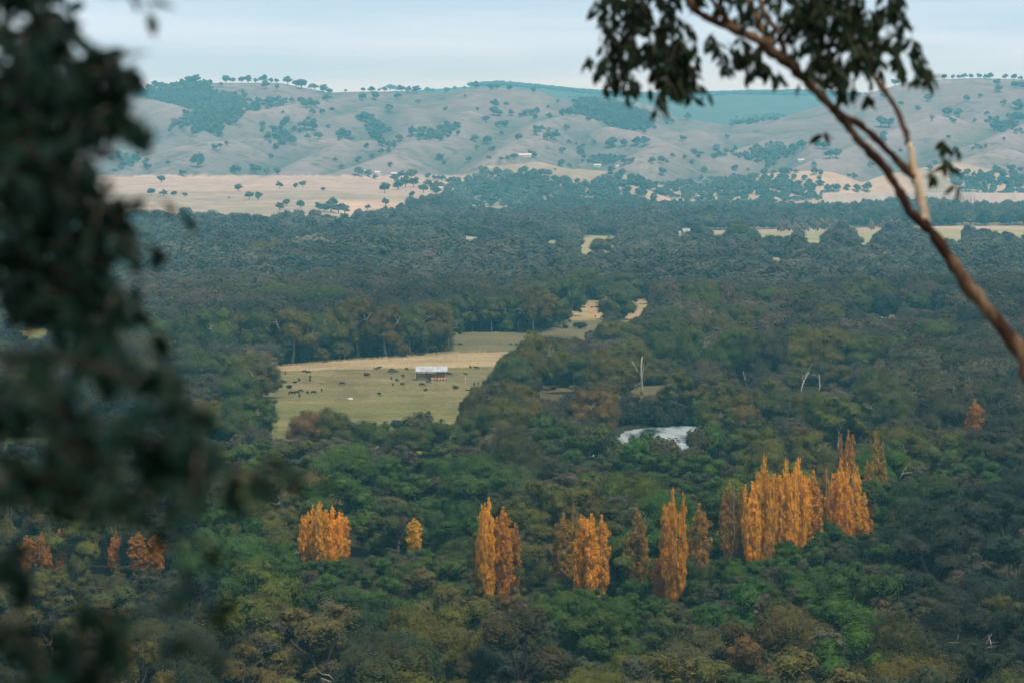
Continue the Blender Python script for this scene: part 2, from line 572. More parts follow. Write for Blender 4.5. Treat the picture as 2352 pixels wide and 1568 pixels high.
def proto_gum(seed, dens=95, size=0.20, sub=1.0, h=20.0, w=9.0, bare=0.3, sides=5, fat=1.7, vary=.18, low=.27):
    """river gum: forked pale trunk, limbs carrying separate domed leaf masses"""
    rng = R_(seed)
    mb = MB(); clumps = []
    th = h * (bare * (0.75 + 0.4 * rng.rand()))
    top = Vector((rng.normal() * 0.6, rng.normal() * 0.6, th))
    mb.tube([(0, 0, -0.6), (0.05, 0, 0.6), tuple(top * 0.5 + Vector((rng.normal() * .3, rng.normal() * .3, 0))), tuple(top)], [0.66, 0.46, 0.38, 0.33], sides + 1)
    nl = 5 + rng.randint(3)
    for i in range(nl):
        a = 2 * math.pi * (i + 0.6 * rng.rand()) / nl
        up = 0.45 + 0.5 * rng.rand() if i else 0.95
        rr = w * (0.35 + 0.45 * rng.rand()) * (1.15 - 0.6 * up) if i else 0.8
        e = Vector((math.cos(a) * rr, math.sin(a) * rr, th + (h - th) * up * 0.62))
        st = top * (0.75 + 0.25 * rng.rand())
        L = limb(st, e, rng, 0.1)
        mb.tube(L, [0.27, 0.22, 0.18, 0.14, 0.1], sides)
        clumps.append((*(e + Vector((0, 0, 0.9))), 1.9 + 0.9 * rng.rand(), 0.9))
        for j in range(4 + rng.randint(2)):
            b = a + rng.normal() * 1.0
            r2 = rr + w * (0.12 + 0.36 * rng.rand())
            z2 = h * (low + (0.93 - low) * rng.rand())
            r2 = w * (0.35 + 0.62 * rng.rand() ** 0.6) * math.sqrt(max(0.06, 1 - ((z2 - h * 0.48) / (h * 0.50)) ** 2))
            e2 = Vector((math.cos(b) * r2, math.sin(b) * r2, z2))
            mb.tube(limb(L[2 + rng.randint(2)], e2, rng, 0.08, 3), [0.15, 0.11, 0.08, 0.05], 4)
            cr = fat * (1.5 + 1.3 * rng.rand())
            clumps.append((*(e2 + Vector((0, 0, 0.2))), cr, 0.85 + 0.35 * rng.rand()))
            for k in range(2 + rng.randint(2)):
                dd = Vector(rng.normal(size=3)); dd.z = dd.z * 0.9 + 0.1; dd.normalize()
                c3 = e2 + dd * cr * (0.8 + 0.5 * rng.rand())
                clumps.append((*c3, 0.75 + 0.7 * rng.rand(), 1.0))
    for k in range(seed % 3 + 2):
        b = rng.rand() * 6.283; z0 = h * (0.35 + .3 * rng.rand())
        q0 = Vector((math.cos(b) * w * .35, math.sin(b) * w * .35, z0)); q1 = Vector((math.cos(b) * w * (.9 + .2 * rng.rand()), math.sin(b) * w * (.9 + .2 * rng.rand()), z0 + h * (.05 + .2 * rng.rand())))
        L = limb(q0, q1, rng, .1, 4)
        mb.tube(L, [.32, .27, .21, .15, .07], 5, 1)
        for kk in range(3):
            e3 = L[2 + kk % 2] + Vector((rng.normal() * 1.4, rng.normal() * 1.4, 1.6 + rng.rand() * 1.6))
            mb.tube(limb(L[1 + kk], e3, rng, .1, 3), [.14, .1, .07, .03], 4, 1)
    P, N, A, W, T = leaf_cloud(clumps, rng, dens * 1.0, size, 0.72, 0.66, vary=vary, centre=(0, 0, h * .42), cw=.55)
    return mb, (P, N, A, W, T), rng, cores(clumps, rng, .72, .70, 1.0)


def proto_bushy(seed, dens=120, size=0.16, h=18.0, w=7.5, lobes=11, sides=5):
    """full rounded tree: heaped lobes carrying many smaller tufts"""
    rng = R_(seed)
    mb = MB(); clumps = []
    th = h * 0.32
    mb.tube([(0, 0, -0.6), (0, 0, 0.5), (rng.normal() * .2, rng.normal() * .2, th * .6), (rng.normal() * .3, rng.normal() * .3, th)], [0.6, 0.45, 0.36, 0.3], sides)
    for i in range(lobes):
        a = i * 2.399 + rng.rand() * 0.7
        u = (i + 0.5) / lobes
        zc = h * (0.20 + 0.64 * u)
        prof = math.sqrt(max(0.02, 1 - ((zc / h - 0.40) / 0.58) ** 2))
        rr = w * 0.70 * prof * (0.7 + 0.42 * rng.rand()) * (1 if u < .86 else .45)
        c = Vector((math.cos(a) * rr, math.sin(a) * rr, zc + rng.normal() * 0.6))
        R = w * (0.30 + 0.13 * rng.rand()) * (1.08 - 0.30 * u)
        clumps.append((*c, R * 0.92, 0.95))
        mb.tube(limb((0, 0, th * (0.7 + .3 * rng.rand())), c, rng, 0.05, 3), [0.2, 0.15, 0.1, 0.06], 4)
        for k in range(9):
            d = Vector(rng.normal(size=3)); d.z = d.z * 0.75 + 0.3; d.normalize()
            cc = c + d * R * (0.62 + 0.26 * rng.rand())
            clumps.append((*cc, R * (0.30 + 0.20 * rng.rand()), 0.95))
    P, N, A, W, T = leaf_cloud(clumps, rng, dens, size, 0.9, 0.70, vary=.20, centre=(0, 0, h * .36), cw=.6)
    return mb, (P, N, A, W, T), rng, cores(clumps, rng, .9, .72, .9)


def proto_poplar(seed, h=27.0, w=3.0, leaders=5, dens=125, size=0.18, bare=0.0):
    """upright poplar: several steep leaders, each a narrow plume"""
    rng = R_(seed)
    mb = MB(); clumps = []
    for i in range(leaders):
        a = i * 2.399 + rng.rand()
        off = 0.0 if i == 0 else w * (0.35 + 0.5 * rng.rand())
        top = h * (1.0 if i == 0 else 0.70 + 0.29 * rng.rand())
        ex, ey = math.cos(a) * off, math.sin(a) * off
        pts = []
        n = 6
        for k in range(n + 1):
            t = k / n
            q = min(1.0, t * 2.2) ** 1.3
            pts.append(Vector((ex * q + rng.normal() * 0.1, ey * q + rng.normal() * 0.1, -0.5 + (top + .3) * t)))
        r0 = 0.34 if i == 0 else 0.2
        mb.tube(pts, [r0 * (1 - 0.93 * k / n) + 0.02 for k in range(n + 1)], 5)
        if bare and i == 1:
            continue
        z = h * (0.10 + 0.05 * rng.rand())
        while z < top:
            t = z / top
            rad = w * (0.36 if i == 0 else 0.27) * min(1.0, 0.6 + t * 1.2) * max(0.0, 1 - t ** 7) + 0.14
            rad *= 0.75 + 0.5 * rng.rand()
            q = min(1.0, t * 2.2) ** 1.3
            m = 3 if rad > 0.6 else 2
            for k in range(m):
                b = rng.rand() * 6.283
                rr = rad * (0.35 + 0.75 * rng.rand())
                if rng.rand() < 0.2: rr *= 1.5
                if rng.rand() < 0.12: continue
                clumps.append((ex * q + math.cos(b) * rr, ey * q + math.sin(b) * rr, z + rng.rand() * .8, 0.30 + 0.36 * rad * (0.35 + 0.6 * rng.rand()), 1.9))
            z += 0.62
    P, N, A, W, T = leaf_cloud(clumps, rng, dens, size, 1.7, 0.6, jit=0.9, low=-0.8, updir=0.2, vary=.18)
    sel = rng.permutation(len(P))[:20000]
    return mb, (P[sel], N[sel], A[sel], W[sel], T[sel]), rng, cores(clumps[::2], rng, 1.7, .55, .3)


def proto_small(seed, h=14.0, w=7.0, n=9, dens=9, size=0.95, flat=0.75, bare=0.28):
    """hillside gum, seen from far away"""
    rng = R_(seed)
    mb = MB(); clumps = []
    mb.tube([(0, 0, -1.5), (0, 0, 1), (rng.normal() * .3, 0, h * bare * 1.3)], [0.6, 0.45, 0.3], 5)
    for i in range(n):
        a = i * 2.399 + rng.rand(); u = (i + .5) / n
        rr = w * 0.68 * math.sqrt(u) * (0.7 + .4 * rng.rand())
        z = h * (bare + (1 - bare) * (0.30 + 0.50 * rng.rand() * (1 - 0.6 * (rr / w)) + (0.12 if i < 3 else 0)))
        c = (math.cos(a) * rr, math.sin(a) * rr, z)
        clumps.append((*c, w * (0.30 + 0.18 * rng.rand()), flat + .15))
        if i % 2 == 0:
            mb.tube(limb((0, 0, h * bare), c, rng, .05, 2), [.22, .15, .08], 4)
    P, N, A, W, T = leaf_cloud(clumps, rng, dens, size, flat, 0.7, vary=.22, centre=(0, 0, h * .4), cw=.5)
    return mb, (P, N, A, W, T), rng, cores(clumps, rng, flat, .74)


def proto_dead(seed, h=14.0, spread=0.5, depth=3, lean=0.0):
    rng = R_(seed)
    mb = MB()

    def grow(p, d, L, r, lv):
        pts = [p.copy()]; rad = [r]
        q = p.copy(); dd = d.copy()
        for i in range(4):
            dd = (dd + Vector(rng.normal(size=3)) * 0.16 + Vector((0, 0, 0.05))).normalized()
            q = q + dd * L / 4
            pts.append(q.copy()); rad.append(r * (1 - 0.17 * (i + 1)))
        mb.tube(pts, rad, 6 if lv == 0 else 4)
        if lv < depth:
            for k in range(2 + (rng.rand() < 0.6)):
                i = 2 + rng.randint(3) if lv else 1 + rng.randint(4)
                nd = (dd + Vector(rng.normal(size=3)) * spread * 1.2 + Vector((0, 0, 0.2))).normalized()
                grow(pts[i], nd, L * (0.45 + 0.25 * rng.rand()), rad[i] * 0.62, lv + 1)
    grow(Vector((0, 0, -.4)), Vector((lean, 0, 1)).normalized(), h * 0.62, h * 0.021, 0)
    return mb


def bounds(me):
    co = np.empty(len(me.vertices) * 3); me.vertices.foreach_get('co', co)
    co = co.reshape(-1, 3)
    return co.min(0), co.max(0)


class Proto:
    pass


def make_proto(kind, res, leafmat, barkmat):
    mb, (P, N, A, W, T), rng, core = res
    p = Proto()
    p.crown = quads_mesh(kind + '_crown', P, N, A, W, T, [leafmat], rng, 0.0, core)
    p.trunk = mb.mesh(kind + '_trunk', [barkmat, M['bare_limb']], True)
    p.h = float(np.percentile(P[:, 2], 99.7)); p.w = float(np.percentile(np.abs(P[:, :2]), 98)) * 2
    p.low = float(np.percentile(P[:, 2], 3))
    return p


def joined_proto(kind, res, leafmat, barkmat):
    """trunk and crown in one mesh, for copies of a few pixels"""
    mb, (P, N, A, W, T), rng, core = res
    mb.add(core[0], core[1], 2, (rng.normal(size=len(core[1])) * .3).tolist())
    t = rng.normal(size=N.shape); t -= (t * N).sum(1)[:, None] * N; t /= np.linalg.norm(t, axis=1)[:, None] + 1e-9
    b = np.cross(N, t)
    V = np.stack([P - t * A[:, None], P + b * W[:, None], P + t * A[:, None], P - b * W[:, None]], 1)
    n = len(P)
    mb.add(V.reshape(-1, 3), np.arange(n * 4).reshape(n, 4), 2, T.tolist())
    p = Proto()
    p.mesh = mb.mesh(kind, [barkmat, M['bare_limb'], leafmat])
    p.h = float(np.percentile(P[:, 2], 99.7)); p.w = float(np.percentile(np.abs(P[:, :2]), 98)) * 2
    return p


GUM = [make_proto('gum', proto_gum(100 + i, w=8.2 + 1.2 * (i % 3), bare=0.20 + 0.05 * (i % 4)), M['leaf'], M['gum_bark']) for i in range(7)]
TALL = [make_proto('gum', proto_gum(150 + i, w=8.0 + i % 2, bare=.36, low=.40, fat=1.25), M['leaf'], M['gum_bark']) for i in range(4)]
BUSHY = [make_proto('bushy', proto_bushy(200 + i, lobes=7 + i % 4, h=17 + i % 3, w=7.0 + (i % 2)), M['leaf'], M['dark_bark']) for i in range(7)]
POP = [make_proto('poplar', proto_poplar(300 + i, leaders=[4, 6, 5, 3, 7, 9][i], w=[2.6, 3.4, 3.0, 2.3, 4.2, 4.6][i], bare=1.0 if i == 2 else 0), M['poplar_leaf'], M['gum_bark']) for i in range(6)]
SMALL = [joined_proto('hill_tree', proto_small(400 + i, n=8 + i, flat=0.6 + .08 * i, bare=.06 + .035 * i), M['leaf'], M['dark_bark']) for i in range(5)]
SHRUB = [joined_proto('shrub', proto_small(450 + i, h=5, w=4, n=12, dens=45, size=0.35, bare=0.03, flat=.9), M['leaf'], M['dark_bark']) for i in range(3)]
FGUM = [joined_proto('forest_mid', proto_gum(500 + i, dens=32, size=0.38, fat=1.7, vary=.18, w=8.5 + (i % 3), bare=.2), M['forest_leaf'], M['gum_bark']) for i in range(6)]
FBUSH = [joined_proto('forest_near', proto_bushy(530 + i, dens=60, size=.21), M['forest_leaf'], M['dark_bark']) for i in range(4)]
FFAR = [joined_proto('forest_far', proto_small(520 + i, h=19, w=9, n=15 + i, dens=11, size=0.85, flat=.95, bare=.10), M['far_hazy_leaf'], M['gum_bark']) for i in range(5)]
FDOME = [joined_proto('dome_tree', proto_bushy(560 + i, dens=26, size=.4, w=7, h=15), M['leaf'], M['dark_bark']) for i in range(3)]
HFAR = [joined_proto('forest_hill', proto_small(540 + i, h=13, w=7, n=9, dens=5, size=1.3, flat=.85, bare=.1), M['hill_hazy_leaf'], M['dark_bark']) for i in range(4)]
DEAD = [proto_dead(600 + i, spread=[.5, .7, .6, .8][i]) for i in range(4)]


# ------------------------------------------------------------------ ground
PADDOCK = [(600, 850), (632, 838), (765, 828), (900, 820), (1040, 806), (1040, 762), (1222, 760), (1300, 745), (1310, 690), (1510, 684), (1480, 740), (1360, 790),
           (1180, 840), (1120, 920), (1080, 1010), (900, 1060), (596, 1040)]
STRAW = [(625, 842), (765, 830), (900, 821), (1040, 810), (1175, 807), (1150, 840), (1020, 844), (860, 847), (625, 851)]
FARPAD = [(1300, 735), (1322, 689), (1510, 684), (1460, 740), (1400, 735)]
MEADOW = [(1230, 872), (1480, 866), (1660, 868), (1660, 898), (1560, 925), (1230, 930)]
LEFTGAP = [(340, 835), (410, 830), (410, 920), (340, 930)]
LEFTGREEN = [(0, 960), (200, 960), (210, 1030), (0, 1030)]
LEFTGLADE = [(20, 735), (130, 735), (130, 780), (20, 780)]
STRIP = [(1540, 531), (1815, 526), (2120, 520), (2700, 515), (2700, 556), (2150, 556), (1990, 568), (1850, 560), (1810, 548), (1540, 548)]
CLEAR_F = [[(1040, 536), (1130, 536), (1130, 568), (1040, 568)], [(1255, 540), (1290, 540), (1290, 574), (1240, 574)], [(1325, 540), (1425, 540), (1400, 606), (1330, 606)],
           [(1765, 572), (1805, 572), (1805, 608), (1765, 608)], [(1970, 684), (2012, 684), (2065, 735), (2010, 735)], [(296, 546), (345, 546), (345, 580), (290, 580)],
           [(2146, 520), (2400, 515), (2400, 570), (2280, 575), (2146, 556)]]


def build_ground():
    rows = np.concatenate([np.arange(-90, 260, 6.0), np.arange(260, 700, 12.0), np.arange(700, 2100, 6.0), np.arange(2100, 4600, 25.0), np.arange(4600, 7300, 25.0),
                           np.arange(7300, 9600, 14.0), np.arange(9600, 15300, 110.0), np.arange(15300, 24001, 700.0)])
    nc = 470
    a = np.linspace(-0.30, 0.30, nc)
    Y = np.repeat(rows[:, None], nc, 1)
    X = a[None, :] * (Y + 130.0)
    Z = height(X, Y)
    nr = len(rows)
    Yc = np.maximum(Y, 300)
    xd, yd = project(X, Yc, Z)
    n1 = fbm(X / 60, Y / 60, 71, 3); n2 = fbm(X / 400, Y / 500, 72, 3); n3 = fbm(X / 9, Y / 30, 73, 3); n4 = fbm(X / 130, Y / 14, 74, 2)
    col = np.zeros(X.shape + (3,))

    def put(mask, c):
        w = np.asarray(mask, float)[..., None]
        col[:] = col * (1 - w) + np.array(c) * w
    put(np.ones(X.shape), (.030, .034, .017))
    hillside = (Y < 420)
    put(hillside, (.075, .068, .032))
    put(sstep(.45, .62, n1) * hillside, (.11, .095, .045))
    plain = (Y > 420) & (Y < 5200)
    pad = in_poly(xd, yd, PADDOCK) & plain
    put(pad, (0.157, 0.148, 0.070))
    low = sstep(905, 945, yd)
    put(pad * low, (0.130, 0.137, 0.049))
    put(pad * sstep(.48, .66, n4) * .5, (0.229, 0.196, 0.104))
    put(pad * sstep(.52, .68, n3) * .5 * (1 - low * .7), (0.100, 0.090, 0.043))
    put(pad * sstep(.50, .66, n1) * .4, (0.126, 0.112, 0.052))
    put(in_poly(xd, yd, STRAW) & plain, (0.311, 0.248, 0.148))
    put((in_poly(xd, yd, STRAW) & plain) * sstep(.45, .65, n4) * .5, (0.252, 0.211, 0.118))
    put(pad & (yd < 806), (0.122, 0.118, 0.063))
    put((pad & (yd < 806)) * sstep(.45, .65, n4) * .6, (0.170, 0.148, 0.078))
    put(in_poly(xd, yd, FARPAD) & plain, (0.311, 0.244, 0.133))
    put((in_poly(xd, yd, FARPAD) & plain) * sstep(728, 742, yd), (0.126, 0.122, 0.059))
    put(in_poly(xd, yd, MEADOW) & plain, (.115, .105, .055))
    put((in_poly(xd, yd, MEADOW) & plain) * sstep(.45, .6, n3) * .6, (.075, .068, .038))
    for P_ in (LEFTGAP, LEFTGLADE): put(in_poly(xd, yd, P_) & plain, (.17, .165, .065))
    put(in_poly(xd, yd, LEFTGREEN) & plain, (.075, .088, .034))
    put(in_poly(xd, yd, STRIP) & plain, (.29, .25, .19))
    put((in_poly(xd, yd, STRIP) & plain) * (yd > 536), (.24, .25, .135))
    for P_ in CLEAR_F: put(in_poly(xd, yd, P_) & plain, (.27, .26, .15))
    # farm rise
    far = (Y >= 4600)
    L = far * (1 - sstep(1010, 1180, xd)) * (Y < FOOT) * ((yd > 402.5) | (Y < 6000))
    put(L, (.25, .23, .19))
    gold = sstep(445, 436, yd + (n2 - .5) * 26 - 8 * sstep(650, 1000, xd))
    put(L * gold, (.335, .28, .255))
    put(L * sstep(.5, .62, n4) * .4, (.42, .33, .245))
    put(L * sstep(740, 800, xd + (n2 - .5) * 120) * (1 - gold) * sstep(455, 470, yd), (.44, .345, .27))
    Rr = far * sstep(1010, 1180, xd) * (Y < FOOT)
    put(Rr, (.25, .22, .165))
    put(Rr * sstep(.5, .6, n2), (.36, .29, .22))
    hills = ((Y >= FOOT - 60) | ((Y > 6000) & (yd <= 402.5) & (xd < 1100))) & (Y < CREST + 500)
    def box(Q, k, ax):
        c = np.cumsum(np.pad(Q, [(k + 1, k) if i == ax else (0, 0) for i in range(2)], mode='edge'), axis=ax)
        n = Q.shape[ax]
        return (np.take(c, range(2 * k + 1, n + 2 * k + 1), axis=ax) - np.take(c, range(0, n), axis=ax)) / (2 * k + 1)
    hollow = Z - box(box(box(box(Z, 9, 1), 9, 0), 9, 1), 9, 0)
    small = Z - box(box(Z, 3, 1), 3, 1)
    put(hills, (.168, .146, .158))  # grass tinted bluer: part of the distance haze is in this colour
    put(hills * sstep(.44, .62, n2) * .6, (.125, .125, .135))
    put(hills * sstep(2, -14, hollow) * .9, (.095, .105, .098))  # hollows: occlusion shade painted into the colour, along with greener moist grass
    put(hills * sstep(4, 22, hollow) * .85, (.235, .205, .215))  # spurs: relief light painted into the colour, along with drier grass
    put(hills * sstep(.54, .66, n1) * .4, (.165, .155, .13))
    put(hills * sstep(-.6, -3.5, small) * .6, (.085, .095, .085))  # gully lines: relief shade painted into the grass colour
    n5 = fbm(X / 16, Y / 16, 75, 2)
    put(hills * sstep(.66, .72, n5) * sstep(.42, .55, n2) * .7, (.045, .055, .035))
    put((Y >= CREST + 500), (.062, .078, .076))  # ridge ground lifted and blued, haze put into its colour
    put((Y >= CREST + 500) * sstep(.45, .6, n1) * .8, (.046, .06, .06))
    me = bpy.data.meshes.new('ground')
    me.vertices.add(nr * nc)
    me.vertices.foreach_set('co', np.stack([X, Y, Z], -1).reshape(-1))
    i = np.arange(nr - 1)[:, None] * nc + np.arange(nc - 1)[None, :]
    q = np.stack([i, i + 1, i + nc + 1, i + nc], -1).reshape(-1)
    nf = (nr - 1) * (nc - 1)
    me.loops.add(nf * 4); me.polygons.add(nf)
    me.loops.foreach_set('vertex_index', q.astype(np.int32))
    me.polygons.foreach_set('loop_start', np.arange(0, nf * 4, 4, dtype=np.int32))
    me.polygons.foreach_set('loop_total', np.full(nf, 4, dtype=np.int32))
    me.polygons.foreach_set('use_smooth', np.ones(nf, dtype=bool))
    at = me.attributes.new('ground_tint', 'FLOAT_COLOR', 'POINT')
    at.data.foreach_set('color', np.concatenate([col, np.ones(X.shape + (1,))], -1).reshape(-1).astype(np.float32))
    me.update(calc_edges=True)
    q = NT('grassland')
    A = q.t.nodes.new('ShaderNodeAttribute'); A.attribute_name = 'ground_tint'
    pos = q.coords('Object')
    a1 = q.noise(q.mapping(pos, (1, .5, 1)), 0.35, 5, .65)
    a2 = q.noise(q.mapping(pos, (1, 1, 1)), 0.02, 5, .6)
    f = q.math('MULTIPLY', q.rng(a1, .3, .7, .68, 1.32), q.rng(a2, .3, .7, .78, 1.22))
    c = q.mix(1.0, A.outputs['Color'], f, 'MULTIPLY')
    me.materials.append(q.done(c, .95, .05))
    g = link('ground', me)
    tag(g, 'valley floor of paddocks and forest litter rising into bare grassy hills', kind='structure')
    return g


build_ground()

# river
wq = NT('river water')
wp = wq.mapping(wq.coords('Object'), (0.9, 0.5, 1))
wn = wq.noise(wp, 0.16, 4.0, .6)
wb = wq.n('ShaderNodeBump', Strength=0.6, Distance=0.8, Height=wn)
wf = wq.noise(wq.mapping(wq.coords('Object'), (1.0, 0.22, 1)), 0.10, 5.0, .6)
M['water'] = wq.done(wq.mix(wq.rng(wf, .36, .58, 0, .95), (.03, .06, .075, 1), (.50, .60, .66, 1)), .22, 1.0, normal=wb.outputs[0])
mb = MB()
RW = [on_plane(x, y, -0.9) for x, y in RIVER_D]
cx = sum(p.x for p in RW) / len(RW); cy = sum(p.y for p in RW) / len(RW)
top_side = RW[:10]; bot_side = list(reversed(RW[10:]))


def resample(pts, n):
    L = [0]
    for p, q in zip(pts[:-1], pts[1:]): L.append(L[-1] + (q - p).length)
    return [Vector((np.interp(s, L, [p.x for p in pts]), np.interp(s, L, [p.y for p in pts]), pts[0].z)) for s in np.linspace(0, L[-1], n)]


ts, bs = resample(top_side, 24), resample(bot_side, 24)
mb.add([tuple(p) for p in ts + bs], [(i, 24 + i, 25 + i, 1 + i) for i in range(23)])
tag(link('river', mb.mesh('river', [M['water']])), 'rippled river bending between dark wooded banks', kind='structure')

# ------------------------------------------------------------------ tree placement
PROT = []           # (Y, x0, x1, y0, y1): parts of the picture that nearer fill trees leave open


def protect(Y, x0, x1, y0, y1): PROT.append((Y, x0, x1, y0, y1))


THINGS = []         # for labels: dict(o, x, y, noun, pool)


def note(o, x, y, noun, pool): THINGS.append(dict(o=o, x=x, y=y, noun=noun, pool=pool))


def tree(kind, proto, x, Y, w, h, color, rng, cat='tree', group=None, noun=None, pool='forest', rot=None, z=None):
    z = H1(x, Y) if z is None else z
    o = empty(kind, (x, Y, z - 0.1))
    o.rotation_euler = (0, 0, rng.rand() * 6.283 if rot is None else rot)
    s = w / proto.w
    o.scale = (s, s, h / proto.h)
    tr = link('trunk', proto.trunk, o); cr = link('crown', proto.crown, o)
    cr.color = rgba(color)
    tag(o, None, cat, group)
    xd, yd = project(x, Y, z + h * .7)
    note(o, xd, yd, noun or kind.replace('_', ' '), pool)
    return o


def single(kind, proto, x, Y, z, w, h, color, rng, cat, group, noun, pool, rot=None):
    o = link(kind, proto.mesh, None, (x, Y, z - 0.05))
    o.rotation_euler = (0, 0, rng.rand() * 6.283 if rot is None else rot)
    s = w / proto.w
    o.scale = (s, s, h / proto.h)
    o.color = rgba(color)
    tag(o, None, cat, group)
    xd, yd = project(x, Y, z + h * .5)
    note(o, xd, yd, noun, pool)
    return o


def jit(c, rng, a=0.14):
    k = 1 + rng.normal() * a
    return tuple(max(.012, v * k * (1 + rng.normal() * a * .5)) for v in c)


# foliage colours
GREY = (0.059, 0.084, 0.017); OLIVE = (0.085, 0.087, 0.012); BROWN = (0.085, 0.076, 0.013); GREEN = (0.044, 0.092, 0.011); BLUEG = (0.032, 0.072, 0.013)
DARK = (.022, .032, .020); RUST = (.115, .074, .024); LIME = (.105, .115, .028); TAN = (.135, .105, .065); MOSS = (.062, .066, .026); YOLI = (.120, .098, .026)
NAMES = [(GREY, 'grey-green'), (OLIVE, 'olive'), (BROWN, 'brownish'), (GREEN, 'green'), (BLUEG, 'deep green'), (DARK, 'dark'), (RUST, 'rusty'), (LIME, 'yellow-green'), (TAN, 'tan'),
         (MOSS, 'moss-green'), (YOLI, 'golden-olive')]
ANCH = [(650, 1440, OLIVE), (560, 1480, OLIVE), (700, 1520, YOLI), (600, 1545, YOLI), (750, 1330, GREEN), (560, 1290, GREEN), (640, 1300, GREEN), (900, 1270, MOSS), (960, 1320, GREEN), (820, 1400, GREEN), (840, 1480, DARK),
        (1030, 1440, BROWN), (1160, 1430, RUST), (1080, 1530, OLIVE), (1000, 1500, OLIVE), (1300, 1390, GREEN), (1240, 1480, MOSS), (1400, 1450, GREEN), (1450, 1520, OLIVE), (1330, 1550, OLIVE), (1560, 1430, MOSS), (1500, 1400, GREEN),
        (1600, 1520, MOSS), (1700, 1320, GREEN), (1750, 1400, BLUEG), (1900, 1400, GREEN), (1950, 1480, GREEN), (1830, 1300, GREEN), (1790, 1530, RUST), (2000, 1300, DARK), (2200, 1400, DARK), (2100, 1480, MOSS), (2300, 1500, DARK), (2250, 1560, BROWN), (2050, 1550, BROWN),
        (2150, 1200, DARK), (2300, 1250, DARK), (2100, 1090, GREEN), (400, 1450, DARK), (300, 1400, MOSS), (200, 1340, OLIVE), (100, 1500, DARK), (300, 1530, BROWN), (450, 1350, DARK), (480, 1220, BLUEG), (450, 1200, MOSS),  # DARK toward the lower corners puts vignette darkening into the leaf colour
        (850, 1080, GREEN), (950, 1100, BLUEG), (1200, 1090, MOSS), (1100, 1090, BLUEG), (700, 1060, GREY), (1000, 1170, BLUEG), (780, 1190, BLUEG), (680, 1150, YOLI), (1280, 1200, BROWN), (1370, 960, RUST), (1300, 1030, GREEN), (1400, 1080, GREEN), (1500, 1090, GREEN), (1600, 1040, GREEN),
        (1100, 920, OLIVE), (1060, 900, BROWN), (850, 1010, GREY), (960, 1000, GREY), (1050, 1000, GREY), (1120, 990, OLIVE), (1700, 920, BROWN), (1700, 1060, GREEN), (1250, 820, GREY), (1400, 850, BROWN), (1650, 800, GREY), (1650, 680, GREY), (1500, 580, TAN), (1450, 640, GREY), (1850, 750, OLIVE), (2100, 900, MOSS), (2000, 880, MOSS),
        (1750, 1040, OLIVE), (1900, 1000, OLIVE), (2000, 980, GREEN), (2200, 950, MOSS), (2300, 950, DARK), (2300, 800, DARK), (2100, 780, GREY), (2250, 650, DARK), (1900, 640, GREY), (2050, 620, GREY),
        (600, 700, GREY), (500, 720, GREY), (800, 700, BROWN), (950, 720, BROWN), (1050, 640, GREY), (1200, 650, GREY), (700, 620, GREY), (500, 640, TAN), (400, 700, GREY), (450, 800, GREY), (310, 840, BROWN), (100, 850, DARK), (200, 900, DARK), (50, 900, OLIVE), (550, 960, GREY), (580, 900, OLIVE), (400, 1000, DARK), (100, 1080, MOSS), (800, 560, GREY), (1000, 540, GREY), (1300, 600, GREY)]
AX = np.array([a[0] for a in ANCH], float); AY = np.array([a[1] for a in ANCH], float); AC = np.array([a[2] for a in ANCH])


def tint_at(x, y, rng, near=True):
    d = np.hypot(AX - x, (AY - y) * 1.25) + rng.rand(len(AX)) * 60 + 12
    k = np.argsort(d)[:2]
    if rng.rand() < 0.12:
        k = np.argsort(d)[2:4]
    w = 1 / d[k] ** 2
    c = (AC[k] * w[:, None]).sum(0) / w.sum()
    return jit(c, rng, .16 if near else .1)


def colour_word(c):
    c = np.array(c)
    best, nm = 9, ''
    for q, n in NAMES:
        q = np.array(q)
        e = np.abs(np.log((c + .004) / (q + .004))) @ np.array([1, 1, .7])
        if e < best: best, nm = e, n
    return nm


def dtree(kind, protos, xD, yD, wD, hD, color, rng, **kw):
    """a tree whose foot, width and height are given as they show in the photograph, stood at its real distance and size"""
    P0 = on_plane(xD, yD, 0.0)
    Y = P0.y; u = unit(Y)
    p = protos[rng.randint(len(protos))] if isinstance(protos, list) else protos
    o = tree(kind, p, P0.x, Y, wD / u, hD / u, color, rng, **kw)
    protect(Y, xD - wD * .42, xD + wD * .42, yD - hD * .97, yD - hD * 0.42)
    return o


